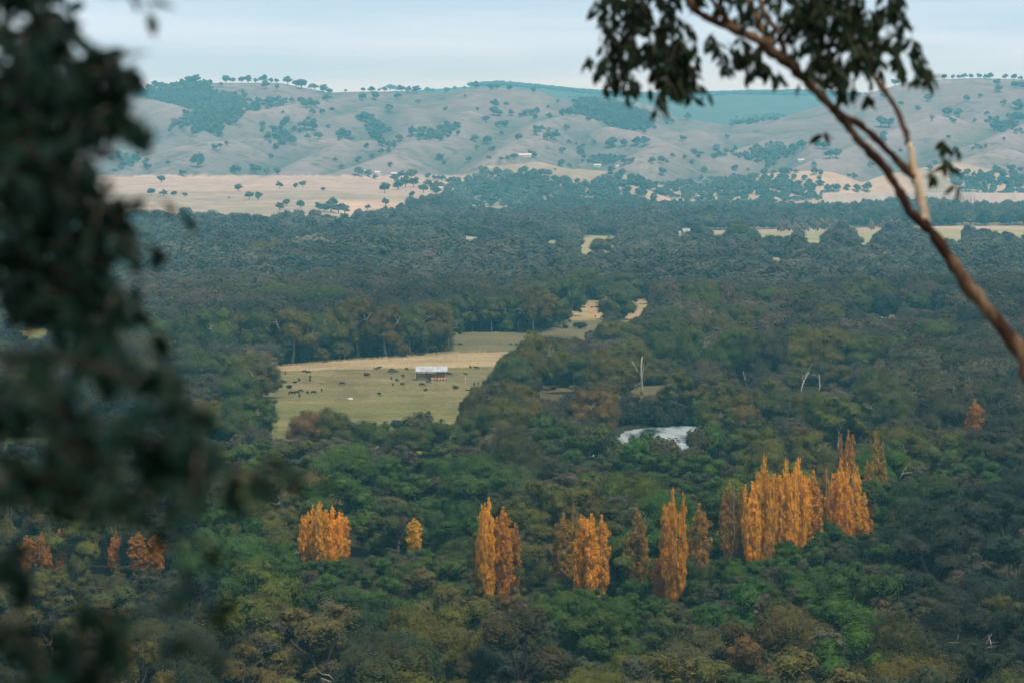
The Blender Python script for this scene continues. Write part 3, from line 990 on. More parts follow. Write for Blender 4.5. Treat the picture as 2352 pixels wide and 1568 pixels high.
# ---- poplars
GOLD = (.84, .44, .034); ORAN = (.76, .375, .030); RUSTP = (.54, .25, .034); OLIG = (.36, .23, .040); OLIB = (.34, .205, .042)
POPS = [(62, 1232, 1330, 36, RUSTP, 1310), (97, 1225, 1335, 38, RUSTP, 1310), (138, 1216, 1330, 36, ORAN, 1308), (264, 1232, 1325, 32, RUSTP, 1300), (318, 1224, 1335, 44, RUSTP, 1312), (357, 1229, 1335, 42, RUSTP, 1312),
        (338, 1157, 1245, 26, GOLD, 1175), (708, 1180, 1320, 40, GOLD, 1290), (735, 1159, 1325, 46, GOLD, 1290), (764, 1168, 1322, 46, GOLD, 1290), (786, 1182, 1315, 34, ORAN, 1285), (951, 1194, 1300, 36, GOLD, 1262),
        (1104, 1200, 1375, 34, OLIG, 1340), (1123, 1147, 1400, 40, GOLD, 1365), (1155, 1163, 1400, 44, ORAN, 1370), (1183, 1200, 1390, 34, RUSTP, 1350), (1294, 1178, 1365, 44, OLIG, 1330), (1316, 1157, 1360, 26, OLIG, 1320),
        (1334, 1184, 1392, 42, ORAN, 1352), (1358, 1179, 1395, 38, ORAN, 1358), (1382, 1182, 1390, 34, ORAN, 1352), (1462, 1167, 1375, 56, OLIB, 1330), (1519, 1270, 1400, 40, RUSTP, 1370), (1546, 1126, 1412, 58, ORAN, 1375),
        (1605, 1156, 1385, 50, OLIG, 1330), (1676, 1107, 1325, 44, OLIG, 1285), (1702, 1113, 1325, 32, OLIG, 1285), (1753, 1055, 1335, 54, ORAN, 1290), (1727, 1112, 1340, 42, ORAN, 1298), (1777, 1092, 1330, 42, ORAN, 1285), (1803, 1064, 1330, 54, GOLD, 1255),
        (1831, 1060, 1315, 50, GOLD, 1240), (1866, 1082, 1305, 46, ORAN, 1240), (1897, 1078, 1285, 40, OLIB, 1200), (1905, 1120, 1290, 38, ORAN, 1240), (1930, 1062, 1295, 56, ORAN, 1245), (1966, 1074, 1285, 48, ORAN, 1235), (1993, 1088, 1275, 44, RUSTP, 1225),
        (1947, 994, 1250, 40, RUSTP, 1080), (2008, 992, 1235, 46, OLIG, 1110), (2238, 917, 1040, 36, RUSTP, 985)]
PRNG = R_(5)
POPD = []
for i, (x, top, base, w, c, vis) in enumerate(POPS):
    P0 = on_plane(x, base, 0)
    u = unit(P0.y)
    pr = POP[5] if x in (708, 735, 764) else POP[4] if w >= 50 else POP[[0, 2, 3, 1, 0][i % 5]]
    if c in (OLIB, OLIG): pr = POP[2] if i % 2 else POP[0]
    if x == 951: pr = POP[0]
    cw = {GOLD: 'golden', ORAN: 'orange', RUSTP: 'rust-coloured', OLIG: 'olive-gold', OLIB: 'brown-olive'}[c]
    o = tree('poplar_tree', pr, P0.x, P0.y, w * 1.0 / u, (base - top) / u, jit(c, PRNG, .07), PRNG, group='autumn poplars', noun=('narrow ' if w < 38 else 'broad ' if w > 48 else '') + cw + ' poplar', pool='poplar')
    protect(P0.y, x - w * .5, x + w * .5, top, vis - 8)
    POPD.append((x, top, base, vis, w))

# ---- gums around the paddocks
HRNG = R_(9)
GUMS = [  # foot x, foot y, width, height, colour, form
    (600, 830, 92, 118, GREY, 0), (553, 826, 90, 112, BROWN, 1), (672, 832, 112, 128, OLIVE, 2), (722, 826, 84, 112, GREY, 3), (776, 820, 92, 128, BROWN, 1), (823, 818, 104, 140, BROWN, 4), (887, 818, 96, 124, BROWN, 2), (925, 814, 84, 112, GREY, 5),
    (943, 815, 76, 120, GREY, 6), (981, 806, 104, 116, BROWN, 0), (1004, 803, 84, 100, BROWN, 3), (1030, 790, 66, 92, GREY, 5), (1085, 760, 74, 98, GREY, 1), (1060, 762, 66, 84, GREY, 6), (1130, 761, 66, 82, GREY, 4), (1163, 760, 70, 84, GREY, 2), (1192, 760, 62, 72, GREY, 0),
    (1225, 763, 76, 104, BROWN, 1), (1243, 758, 100, 96, BROWN, 3), (1282, 752, 60, 66, GREY, 6), (1311, 728, 70, 90, GREY, 4), (1417, 736, 80, 74, GREY, 1), (1400, 796, 80, 62, OLIVE, 2), (1448, 800, 90, 60, OLIVE, 0),
    (1234, 896, 98, 138, OLIVE, 1), (1170, 908, 112, 94, GREY, 2), (1205, 900, 84, 112, OLIVE, 4), (1268, 884, 90, 100, BROWN, 5), (1158, 1026, 126, 116, OLIVE, 3), (1090, 962, 62, 72, BROWN, 6), (1365, 1004, 118, 108, RUST, 2), (1322, 906, 92, 92, GREY, 3), (1402, 908, 108, 96, BROWN, 0),
    (1440, 884, 112, 104, OLIVE, 5), (1592, 873, 92, 130, GREY, 1), (1520, 862, 96, 110, GREY, 4), (1690, 880, 112, 122, GREY, 6), (1760, 884, 112, 128, MOSS, 2), (1555, 850, 80, 92, GREY, 3), (1715, 872, 70, 66, GREY, 0),
    (592, 914, 100, 90, OLIVE, 1), (545, 940, 96, 84, GREY, 3), (566, 1014, 138, 104, GREY, 2), (520, 1030, 100, 84, GREY, 5), (468, 890, 96, 92, GREY, 4), (309, 892, 126, 116, BROWN, 0), (500, 826, 118, 126, GREY, 1), (430, 830, 92, 104, GREY, 6),
    (704, 1042, 88, 96, RUST, 3), (764, 1036, 108, 98, OLIVE, 0), (860, 1040, 96, 74, GREY, 5), (1010, 1052, 100, 88, GREY, 4), (935, 1062, 92, 82, GREY, 6), (1636, 1010, 96, 92, GREY, 2), (1690, 1000, 110, 100, BROWN, 1), (1760, 985, 100, 92, MOSS, 5), (76, 1004, 130, 130, DARK, 4),
    (1975, 868, 110, 90, GREY, 3), (1815, 872, 96, 84, OLIVE, 6), (2060, 1000, 120, 100, MOSS, 1), (1862, 1092, 100, 100, OLIVE, 1), (2040, 738, 70, 66, DARK, 2), (1990, 735, 80, 60, GREY, 3), (2150, 806, 110, 80, GREY, 4)]
for i, (x, y, w, h, c, f) in enumerate(GUMS):
    c2 = jit(c, HRNG, .1)
    edge_row = 755 < y < 836 and 540 < x < 1330
    dtree('gum_tree', TALL[f % 4] if edge_row else GUM[f], x, y, w, h, c2, HRNG, group='gum trees of the valley floor', noun=('tall ' if h > 112 else 'low ' if h < 80 else '') + colour_word(c2) + ' gum')

# dead and bleached trees
for i, (x, y, h, lean, f, nz) in enumerate([(1473, 908, 98, .05, 0, 'tall bleached dead tree'), (1068, 893, 34, -.3, 1, 'white dead tree'), (1840, 902, 92, 0, 2, 'white bare tree'), (1880, 897, 46, .7, 3, 'leaning white bare tree'),
                                             (1945, 897, 42, -.3, 0, 'forked white bare tree'), (2150, 716, 50, .1, 1, 'white spreading dead tree'), (1716, 888, 40, .0, 3, 'white stubby dead tree'), (1925, 1030, 62, .1, 1, 'white many-branched dead tree')]):
    P0 = on_plane(x, y); u = unit(P0.y)
    me = DEAD[f].mesh('dead_tree', [M['dead_wood']], True)
    lo, hi = bounds(me)
    o = link('dead_tree', me, None, (P0.x, P0.y, H1(P0.x, P0.y)))
    s = h / u / hi[2]
    o.scale = (s, s, s); o.rotation_euler = (0, lean * .5, [0.3, 2, 4, 1, 5, .8, 2.6, 1.7][i])
    tag(o, None, 'dead tree', 'bleached dead trees')
    note(o, x, y - h * .6, nz, 'dead')
    protect(P0.y, x - h * .28, x + h * .28, y - h, y - h * .12)

# shrubs
for (x, y, w, h, c, nz) in [(1332, 754, 36, 15, DARK, 'low dark shrub'), (1298, 754, 15, 9, DARK, 'small dark shrub'), (664, 892, 14, 10, DARK, 'round dark shrub'), (842, 861, 16, 7, MOSS, 'flat green shrub'), (912, 990, 36, 24, DARK, 'round dark bush'), (962, 1000, 78, 54, MOSS, 'broad bush with a yellowish top'),
                             (1440, 978, 56, 58, DARK, 'dark bush'), (1478, 976, 60, 60, DARK, 'dark bush'), (1515, 974, 56, 48, DARK, 'dark bush'), (1548, 972, 54, 54, DARK, 'dark bush'), (1578, 971, 50, 60, DARK, 'dark bush'), (1412, 982, 48, 62, DARK, 'dark bush'), (1606, 972, 60, 74, BLUEG, 'dark bush'),
                             (1046, 893, 16, 9, BROWN, 'brown shrub'), (1090, 897, 22, 10, BROWN, 'brown shrub'), (978, 897, 10, 6, MOSS, 'small green shrub'), (1432, 1076, 66, 46, GREY, 'grey bush'), (1525, 1082, 84, 74, MOSS, 'mossy bush'), (1478, 1080, 76, 84, GREEN, 'green bush'), (1634, 1054, 66, 78, GREEN, 'green bush'), (1600, 1058, 50, 78, MOSS, 'mossy bush'), (1374, 1058, 74, 80, GREY, 'grey bush'), (1414, 1064, 60, 62, MOSS, 'mossy bush'), (1590, 1086, 76, 60, MOSS, 'mossy bush')]:
    P0 = on_plane(x, y); u = unit(P0.y)
    single('shrub', SHRUB[HRNG.randint(3)], P0.x, P0.y, H1(P0.x, P0.y), w / u, h / u, jit(c, HRNG, .08), HRNG, 'shrub', 'shrubs on the grass and river bank', nz, 'shrub')
    protect(P0.y, x - w * .45, x + w * .45, y - h, y - 2)

# lower trees that hide the feet of the poplars
SKR = R_(41)
SKIRT = []
for (x, top, base, vis, w) in POPD:
    for k in range(1 if w < 36 else 2):
        Yp = on_plane(x, base).y
        Y = Yp - 9 - 9 * SKR.rand(); xo = x + (SKR.rand() - .5) * w * .9
        yb = project(0, Y, 0)[1]; u = unit(Y)
        SKIRT.append((xo * 1.0, Y, (yb - vis + 8 - 8 * SKR.rand()) / u))

for k in range(10):
    x = 1386 + 27 * k + 8 * SKR.rand(); yb = 1106 + 16 * SKR.rand()
    Y = on_plane(x, yb).y
    top = 1044 - (0 if 1440 < x < 1545 else -3) - (34 * SKR.rand() if 1440 < x < 1540 else 0)
    SKIRT.append((x, Y, (yb - top) / unit(Y)))

# openings that the photograph shows as bare ground or water
OPEN = [
    [(632, 838), (765, 828), (900, 820), (1000, 811), (1037, 802), (1040, 765), (1130, 762), (1222, 762), (1290, 753), (1350, 755), (1330, 770), (1215, 778), (1165, 812), (1112, 858), (1100, 880), (1055, 915), (1040, 960), (985, 965), (940, 955),
     (900, 975), (850, 975), (805, 960), (770, 950), (700, 960), (660, 985), (612, 990), (610, 930), (640, 870)],
    [(1322, 690), (1382, 689), (1386, 722), (1375, 753), (1292, 753), (1298, 715)], [(1452, 690), (1497, 690), (1455, 730), (1432, 738), (1440, 715)],
    [(1500, 884), (1620, 884), (1590, 890), (1530, 902), (1440, 906), (1450, 898)], [(1240, 900), (1300, 902), (1300, 915), (1240, 912)],
    [(1425, 984), (1592, 977), (1597, 1030), (1548, 1030), (1540, 1010), (1506, 996), (1465, 1002), (1432, 1034), (1402, 1034), (1405, 1018)],
    [(1975, 690), (2005, 688), (2006, 700), (1990, 703)], [(2021, 706), (2060, 712), (2055, 728), (2020, 726)],
    [(366, 848), (388, 846), (392, 900), (364, 902)], [(45, 748), (105, 745), (108, 768), (45, 772)], [(10, 968), (185, 968), (180, 1008), (10, 1010)],
    [(1560, 533), (1813, 530), (1810, 541), (1560, 544)], [(1858, 532), (1886, 532), (1884, 558), (1850, 556)], [(1965, 529), (2003, 529), (1996, 563), (1968, 560)], [(2146, 523), (2234, 522), (2215, 551), (2150, 550)], [(2285, 522), (2352, 520), (2352, 545), (2290, 555)],
    [(1066, 540), (1121, 545), (1121, 560), (1066, 560)], [(1263, 545), (1286, 545), (1284, 563), (1263, 565)], [(1338, 545), (1417, 543), (1405, 577), (1355, 577), (1335, 585)], [(1558, 535), (1658, 537), (1658, 545), (1575, 546)], [(1770, 577), (1799, 577), (1797, 600), (1775, 602)], [(308, 552), (330, 552), (330, 568), (308, 568)]]
OPENB = [(min(p[0] for p in q), max(p[0] for p in q), min(p[1] for p in q), max(p[1] for p in q)) for q in OPEN]


def blocked(xD, yb, w, h, Y, leak=False):
    """does a crown here cover something the photograph shows open, or one of the trees placed by hand"""
    x0, x1, y0, y1 = xD - w * .46, xD + w * .46, yb - h, yb - h * .03
    for (a, b, c, d), q in zip(OPENB, OPEN):
        if x1 < a or x0 > b or y1 < c or y0 > d: continue
        gx = np.array([xD + w * k for k in (-.44, -.3, -.15, 0, .15, .3, .44)]); gy = yb - h * np.array([.02, .2, .45, .7, .86, .97])
        GX, GY = np.meshgrid(gx, gy)
        ok = ((GX - xD) / (w * .5)) ** 2 + (np.maximum(GY - (yb - h * .6), 0) * 0 + (GY - (yb - h * .5)) / (h * .5)) ** 2 < 1.15
        if in_poly(GX[ok], GY[ok], q).any() and not (leak and Y > 2300): return True
    for (Yp, a, b, c, d) in PROT:
        if Y < Yp - 2 and x1 > a and x0 < b and y1 > c and y0 < d:
            return True
    return False


for (xo, Y, h) in SKIRT:
    if h < 3: continue
    col = tint_at(xo, project(0, Y, h * .7)[1], SKR)
    tree('bushy_tree', BUSHY[SKR.randint(7)], (xo - 1176) / F * Y, Y, h * (.8 + .35 * SKR.rand()), h, col, SKR, group='bushy trees of the near forest', noun='low ' + colour_word(col) + ' bushy tree')
# ---- the near and middle forest, tree by tree
FR = R_(77)
fill = []
Y = 470.0
while Y < 4900:
    step = 14.5 if Y < 700 else 14.5 if Y < 1000 else 13.0 if Y < 1500 else 15.0 if Y < 2500 else 22.0
    sp = 19.0 if Y < 700 else 18.5 if Y < 1000 else 19.5 if Y < 1500 else 23.0 if Y < 2500 else 27.0
    half = 0.205 * Y + 25
    nx = int(2 * half / sp)
    for i in range(nx):
        x = -half + (i + FR.rand()) * sp
        y = Y + (FR.rand() - .5) * step * 1.3
        fill.append((x, y))
    Y += step
RAND = {'b': 0, 'g': 0}
STUFF_MID = []; STUFF_FAR = []; STUFF_NEAR = []
nb = ng = 0
cand = []
for (x, y) in fill:
    xD, yD = project(x, y, 0)
    if in_poly(np.array([x]), np.array([y]), RIVER_W)[0]: continue
    if in_poly(np.array([xD]), np.array([yD]), STRIP)[0]: continue
    u = unit(y)
    edge = 4480 if xD < 800 else 4480 + 900 * min(1, (xD - 800) / 300)
    if y > edge: continue
    near = y < 1230 - 160 * math.sin(xD / 300.0)
    if near:
        h = 10 + 15 * FR.rand() ** 1.1; w = h * (.75 + .5 * FR.rand())
        if 560 < xD < 900 and yD < 1130: h *= .75
    else:
        h = 16 + 11 * FR.rand(); w = h * (.85 + .45 * FR.rand())
        g = .62 + .76 * float(fbm(np.array([x / 170.0]), np.array([y / 170.0]), 81, 2)[0])
        if y > 1900: w *= g * 1.1; h *= g
    done = False; leak = FR.rand() < .05
    for k in (1.0, .78, .58, .4):
        if not blocked(xD, yD, w * k * u, h * k * u, y, leak):
            done = True; break
    if not done: continue
    form = 'b' if near and FR.rand() > .28 else 'g'
    cand.append((x, y, w * k, h * k, form == 'b', xD, yD))
# what stands wholly behind nearer crowns or outside the frame is no individual
cand.sort(key=lambda c: c[1])
GRIDX = np.arange(-40, 2400, 6.0)
topline = np.full(len(GRIDX), 1600.0)
vis = []
for c in cand:
    x, y, w, h, near, xD, yD = c
    u = unit(y)
    a, b = np.searchsorted(GRIDX, (xD - w * u * .5, xD + w * u * .5))
    a = max(a, 0); b = min(b, len(GRIDX))
    show = 0.0
    if b > a and xD + w * u * .5 > 4 and xD - w * u * .5 < 2348:
        gx = (GRIDX[a:b] - xD) / (w * u * .5)
        prof = yD - h * u * (0.35 + .65 * np.sqrt(np.clip(1 - gx * gx, 0, 1)))
        show = float(np.clip(topline[a:b] - np.maximum(prof, 0), 0, None).sum() * 6.0)
        topline[a:b] = np.minimum(topline[a:b], prof)
    vis.append(show)
near_i = [i for i, c in enumerate(cand) if c[4] and vis[i] > 60]
near_i.sort(key=lambda i: -vis[i]); near_set = set(near_i[:299 - len(SKIRT)])
gum_i = [i for i, c in enumerate(cand) if (not c[4]) and vis[i] > 20]
gum_i.sort(key=lambda i: -vis[i]); gum_set = set(gum_i[:300 - len(GUMS) - 2])
print('near', len(near_i), 'gum', len(gum_i), 'cand', len(cand))
for i, c in enumerate(cand):
    x, y, w, h, near, xD, yD = c
    yt = yD - h * unit(y) * .65
    if i in near_set:
        col = tint_at(xD, yt, FR)
        sz = 'small ' if h < 12 else 'tall ' if h > 19 else ''
        wide = 'broad ' if w > 15 else ''
        tree('bushy_tree', BUSHY[FR.randint(7)], x, y, w, h, col, FR, group='bushy trees of the near forest', noun=sz + wide + colour_word(col) + ' bushy tree')
    elif i in gum_set:
        col = tint_at(xD, yt, FR, False)
        sz = 'small ' if h < 13 else 'tall ' if h > 23 else ''
        tree('gum_tree', GUM[FR.randint(7)], x, y, w, h, col, FR, group='gum trees of the valley floor', noun=sz + colour_word(col) + ' gum')
    else:
        if near and vis[i] <= 0 and abs(x) < .19 * y and y < 900 and FR.rand() < .3: continue
        (STUFF_NEAR if y < 1100 else STUFF_MID if y < 2300 else STUFF_FAR).append((x, y, 0.0, w, h))

# far forest to the end of the plain
Y = 4900.0
while Y < 6350:
    sp = 30.0
    half = 0.22 * Y
    for i in range(int(2 * half / sp)):
        x = -half + (i + FR.rand()) * sp; y = Y + (FR.rand() - .5) * 30
        xD, yD = project(x, y, 0)
        lim = 4300 if xD < 820 else 5000 + 500 * min(1, (xD - 820) / 200) if xD < 1130 else 5500 + 700 * min(1, (xD - 1130) / 200)
        if y > lim + 120 * (fbm(np.array([xD / 60]), np.array([y / 200]), 8, 2)[0] - .5) * 2: continue
        g = .55 + .9 * float(fbm(np.array([x / 220.0]), np.array([y / 260.0]), 82, 2)[0])
        STUFF_FAR.append((x, y, 0.0, g * (16 + 10 * FR.rand()), g * (15 + 9 * FR.rand())))
    Y += 26.0


# ------------------------------------------------------------------ masses of far trees: one object each
def scatter(name, pts, protos, label, seed):
    rng = R_(seed)
    n = len(pts)
    me = bpy.data.meshes.new(name)
    me.vertices.add(n)
    P = np.array(pts)
    P[:, 2] = height(P[:, 0], P[:, 1]) - .3
    me.vertices.foreach_set('co', P[:, :3].reshape(-1))
    idx = rng.randint(len(protos), size=n).astype(np.int32)
    pw = np.array([p.w for p in protos])[idx]; ph = np.array([p.h for p in protos])[idx]
    sc = np.stack([P[:, 3] / pw, P[:, 3] / pw, P[:, 4] / ph], -1)
    a = me.attributes.new('pick', 'INT', 'POINT'); a.data.foreach_set('value', idx)
    a = me.attributes.new('size', 'FLOAT_VECTOR', 'POINT'); a.data.foreach_set('vector', sc.reshape(-1))
    rt = np.zeros((n, 3)); rt[:, 2] = rng.rand(n) * 6.283
    a = me.attributes.new('turn', 'FLOAT_VECTOR', 'POINT'); a.data.foreach_set('vector', rt.reshape(-1))
    o = link(name, me)
    ng_ = bpy.data.node_groups.new(name, 'GeometryNodeTree')
    ng_.interface.new_socket('Geometry', in_out='INPUT', socket_type='NodeSocketGeometry')
    ng_.interface.new_socket('Geometry', in_out='OUTPUT', socket_type='NodeSocketGeometry')
    N = ng_.nodes
    gi = N.new('NodeGroupInput'); go = N.new('NodeGroupOutput')
    ip = N.new('GeometryNodeInstanceOnPoints')
    jn = N.new('GeometryNodeJoinGeometry')
    for p in protos:
        ob = bpy.data.objects.new(name + '_source', p.mesh)
        oi = N.new('GeometryNodeObjectInfo'); oi.inputs['Object'].default_value = ob
        g2 = N.new('GeometryNodeGeometryToInstance')
        ng_.links.new(oi.outputs['Geometry'], g2.inputs[0]); ng_.links.new(g2.outputs[0], jn.inputs[0])

    def named(nm, t):
        q = N.new('GeometryNodeInputNamedAttribute'); q.data_type = t; q.inputs['Name'].default_value = nm
        return q.outputs['Attribute']
    ng_.links.new(gi.outputs[0], ip.inputs['Points'])
    ng_.links.new(jn.outputs[0], ip.inputs['Instance'])
    ip.inputs['Pick Instance'].default_value = True
    ng_.links.new(named('pick', 'INT'), ip.inputs['Instance Index'])
    ng_.links.new(named('turn', 'FLOAT_VECTOR'), ip.inputs['Rotation'])
    ng_.links.new(named('size', 'FLOAT_VECTOR'), ip.inputs['Scale'])
    ng_.links.new(ip.outputs[0], go.inputs[0])
    md = o.modifiers.new('scatter', 'NODES'); md.node_group = ng_
    tag(o, label, kind='stuff')
    return o

# ---- lookup of hill points from picture positions
TX = np.arange(-300, 2700, 5.0)
TY = np.arange(4300, 15300, 14.0)
_d = np.array([ray(x, 380) for x in TX])
_X = (_d[:, 0] / _d[:, 1])[:, None] * TY[None, :]
_Z = height(_X, np.repeat(TY[None, :], len(TX), 0))
_, _YD = project(_X, TY[None, :], _Z)
_MIN = np.minimum.accumulate(_YD, axis=1)


def hill_pts(xs, ys):
    out = []
    for x, y in zip(xs, ys):
        c = int(np.clip(round((x - TX[0]) / 5.0), 0, len(TX) - 1))
        k = int(np.searchsorted(-_MIN[c], -y))
        if k >= len(TY): k = int(np.argmin(_YD[c]))
        out.append((float(_d[c, 0] / _d[c, 1] * TY[k] + (x - TX[c]) / F * TY[k]), float(TY[k])))
    return out


def hp(xD, yD):
    x, Y = hill_pts([xD], [yD])[0]
    return Vector((x, Y, H1(x, Y)))


c2 = lambda a, b: (287.1 + a * .3174, 160.8 + b * .3174)
c3 = lambda a, b: (976.2 + a * .293, 160.8 + b * .293)
c4 = lambda a, b: (1607.8 + a * .3164, 114.8 + b * .3164)
c5 = lambda a, b: (861.3 + a * .2197, 344.5 + b * .2197)
HT = []
for a, b, w in [(735, 100, 62), (785, 100, 40), (850, 98, 50), (895, 98, 62), (950, 92, 42), (1005, 96, 66), (1060, 100, 40), (1100, 100, 40), (1180, 105, 66), (1235, 108, 44), (1280, 142, 84), (1350, 135, 44), (1375, 146, 56), (1440, 168, 66), (1480, 178, 50), (1600, 152, 26), (1725, 152, 36), (1785, 165, 56), (1840, 145, 26), (1880, 160, 46),
                (1920, 158, 52), (1960, 160, 52), (2000, 164, 50), (2050, 170, 56), (2110, 170, 66), (2190, 165, 46), (2230, 165, 36), (2330, 166, 40), (520, 100, 66), (470, 104, 60), (420, 112, 50), (270, 122, 40), (225, 136, 66), (175, 130, 40), (300, 125, 30),
                (262, 820, 55), (188, 910, 60), (278, 915, 60), (355, 915, 45), (430, 922, 40), (820, 878, 62), (898, 940, 70), (962, 948, 60), (1115, 860, 50), (1235, 860, 40), (1285, 850, 55), (1433, 880, 35), (1118, 1018, 65), (1268, 1005, 55), (1168, 985, 60), (1755, 1015, 50), (1885, 985, 60), (2078, 922, 45), (2158, 888, 75), (1880, 895, 80), (1975, 870, 80), (415, 772, 60), (752, 934, 14),
                (1400, 1022, 60), (1440, 1030, 70), (1490, 1034, 100), (1545, 1040, 90), (1590, 1046, 70), (1500, 1000, 80),
                (530, 710, 100), (648, 590, 45), (690, 565, 35), (735, 545, 35), (160, 725, 60), (940, 755, 80), (800, 755, 75), (1100, 765, 55), (1025, 765, 55), (1055, 645, 40), (310, 690, 40), (680, 490, 60), (1035, 510, 50), (1115, 490, 40), (1160, 500, 50), (1195, 530, 45), (1320, 505, 50), (1400, 500, 60), (1570, 500, 80), (1610, 505, 70), (1640, 520, 40), (1550, 520, 40), (1300, 440, 70), (1360, 440, 80), (1275, 250, 55), (1210, 240, 40),
                (1150, 260, 70), (1050, 262, 60), (1310, 280, 70), (1345, 275, 70), (1385, 270, 60), (1465, 230, 70), (1360, 330, 50), (1430, 320, 40), (1145, 320, 25), (1020, 140, 60), (1105, 145, 40), (700, 125, 35), (1500, 305, 35), (1810, 220, 60), (1910, 310, 70), (1730, 380, 70), (1780, 385, 70), (1810, 430, 70), (1800, 470, 60), (1830, 520, 60), (1860, 560, 50), (1720, 230, 60), (1975, 210, 50), (2120, 250, 45), (2320, 300, 35), (2080, 490, 70), (2140, 492, 70), (1985, 530, 55), (1945, 570, 40), (1750, 580, 40),
                (2280, 650, 50), (1690, 680, 50), (1920, 710, 40), (1520, 670, 40), (1570, 715, 35), (1790, 655, 40), (1690, 780, 70), (1760, 780, 50), (1810, 790, 40), (2000, 792, 70), (2070, 795, 80), (1950, 810, 70), (2090, 850, 80), (2030, 850, 80), (2195, 790, 45), (2235, 800, 35), (2270, 800, 40), (2300, 805, 40)]:
    HT.append((*c2(a, b), w * .3174))
for a, b, w in [(170, 182, 40), (400, 148, 60), (515, 165, 50), (560, 158, 50), (660, 165, 45), (852, 182, 45), (310, 152, 30), (235, 158, 32), (1635, 230, 40), (550, 300, 70), (545, 365, 70), (580, 362, 60), (635, 285, 40), (675, 360, 50), (750, 370, 40), (790, 365, 60), (830, 362, 50), (870, 360, 70), (860, 400, 40), (975, 385, 55), (1040, 262, 35), (965, 305, 30), (410, 325, 35), (315, 220, 25), (160, 325, 35), (480, 415, 60), (580, 455, 60), (630, 452, 60), (600, 515, 40),
                (735, 555, 55), (870, 485, 60), (910, 490, 60), (875, 515, 50), (960, 555, 80), (1020, 558, 80), (970, 490, 40), (1110, 470, 50), (1465, 612, 100), (1660, 602, 80), (1720, 606, 80), (1560, 612, 60), (1320, 590, 40), (1240, 605, 30), (1190, 590, 30), (1130, 585, 40), (1215, 642, 60), (1080, 362, 70), (1130, 364, 70), (390, 565, 70), (490, 590, 70), (405, 630, 40), (525, 650, 60), (345, 732, 45), (110, 705, 50), (150, 745, 40), (595, 715, 40), (645, 720, 40), (700, 710, 60), (500, 705, 40), (835, 690, 60), (860, 696, 40),
                (1070, 760, 60), (1130, 760, 40), (1075, 660, 50), (840, 820, 35), (900, 835, 60), (970, 820, 35), (1020, 795, 20), (1460, 820, 70), (1890, 425, 70), (1930, 425, 50), (2060, 400, 60), (2095, 740, 45), (1860, 832, 60), (2190, 812, 55), (1940, 697, 40), (2035, 702, 40), (1850, 740, 60), (1780, 740, 60), (2020, 562, 60), (1900, 740, 30), (1560, 745, 60), (1620, 740, 50)]:
    HT.append((*c3(a, b), w * .293))
for a, b, w in [(255, 880, 50), (345, 890, 30), (195, 650, 35), (860, 722, 60), (910, 724, 60), (825, 852, 40), (680, 735, 70), (740, 735, 70), (1120, 942, 50), (1080, 928, 30), (930, 1035, 60), (990, 1040, 70), (1070, 1032, 50), (1140, 1040, 60), (1215, 1040, 75), (1800, 492, 70), (1870, 492, 70), (1770, 470, 40), (1650, 382, 70), (1930, 380, 50), (2150, 262, 60), (2200, 410, 50), (2310, 442, 80), (2290, 502, 60), (2335, 505, 60), (2130, 592, 70), (2190, 594, 70),
                (2030, 352, 40), (1455, 415, 40), (1330, 362, 60), (1310, 562, 80), (1370, 566, 80), (2080, 482, 40), (1680, 522, 40), (2280, 282, 60), (2330, 285, 60), (2160, 312, 60), (940, 795, 70), (990, 796, 70), (1240, 852, 50), (1330, 652, 60), (1770, 215, 40), (1830, 212, 34), (1870, 208, 34), (1960, 197, 40), (1910, 210, 50), (2020, 212, 40), (2210, 215, 46), (2275, 217, 44), (2320, 225, 38), (2100, 220, 50), (1410, 242, 60), (1480, 250, 40), (2065, 216, 36)]:
    HT.append((*c4(a, b), w * .3164))
HR2 = R_(31)
for _ in range(40):
    a, b = 2000 + 352 * HR2.rand(), 250 + 178 * HR2.rand() ** .7
    HT.append((a, b, 8 + 9 * HR2.rand()))
for _ in range(14):
    HT.append((420 + 1300 * HR2.rand(), 240 + 130 * HR2.rand(), 6 + 6 * HR2.rand()))
HT = HT[:300]
HPTS = hill_pts([h[0] for h in HT], [h[1] for h in HT])
for (xD, yD, w), (x, Y) in zip(HT, HPTS):
    u = unit(Y)
    skyline = yD < np.interp(xD, SKY_X, SKY_Y) + 8
    W = w / u
    hgt = W * (0.78 + .3 * HR2.rand())
    big = 'large ' if w > 22 else 'tiny ' if w < 10 else ''
    single('hill_tree', SMALL[HR2.randint(5)], x, Y, H1(x, Y), W, hgt, jit((.066, .090, .066), HR2, .18), HR2, 'tree', 'scattered trees on the far hills', big + ('skyline tree' if skyline else 'paddock tree' if yD > 405 and xD < 1000 else 'hillside tree'), 'hill')  # leaf colour lifted, with haze paleness put into it

# pale autumn trees beside the far strip field
for (a, b, w, h) in [(585, 1310, 60, 90), (630, 1310, 60, 92), (690, 1312, 56, 84), (735, 1312, 54, 78), (770, 1310, 46, 74), (840, 1312, 46, 82), (880, 1300, 60, 94), (925, 1302, 62, 92), (985, 1300, 60, 84), (1040, 1302, 60, 90), (1245, 1300, 44, 86), (1330, 1296, 56, 76), (1385, 1296, 62, 80), (1440, 1296, 60, 82), (1475, 1296, 40, 70)]:
    xD, yD = c4(a, b + 16); P0 = on_plane(xD, yD); u = unit(P0.y)
    single('autumn_tree', FDOME[HR2.randint(3)], P0.x, P0.y, 0, w * .3164 / u, h * .3164 / u, jit((.21, .17, .11), HR2, .08), HR2, 'tree', 'pale trees by the far strip field', 'pale tan tree', 'pale')


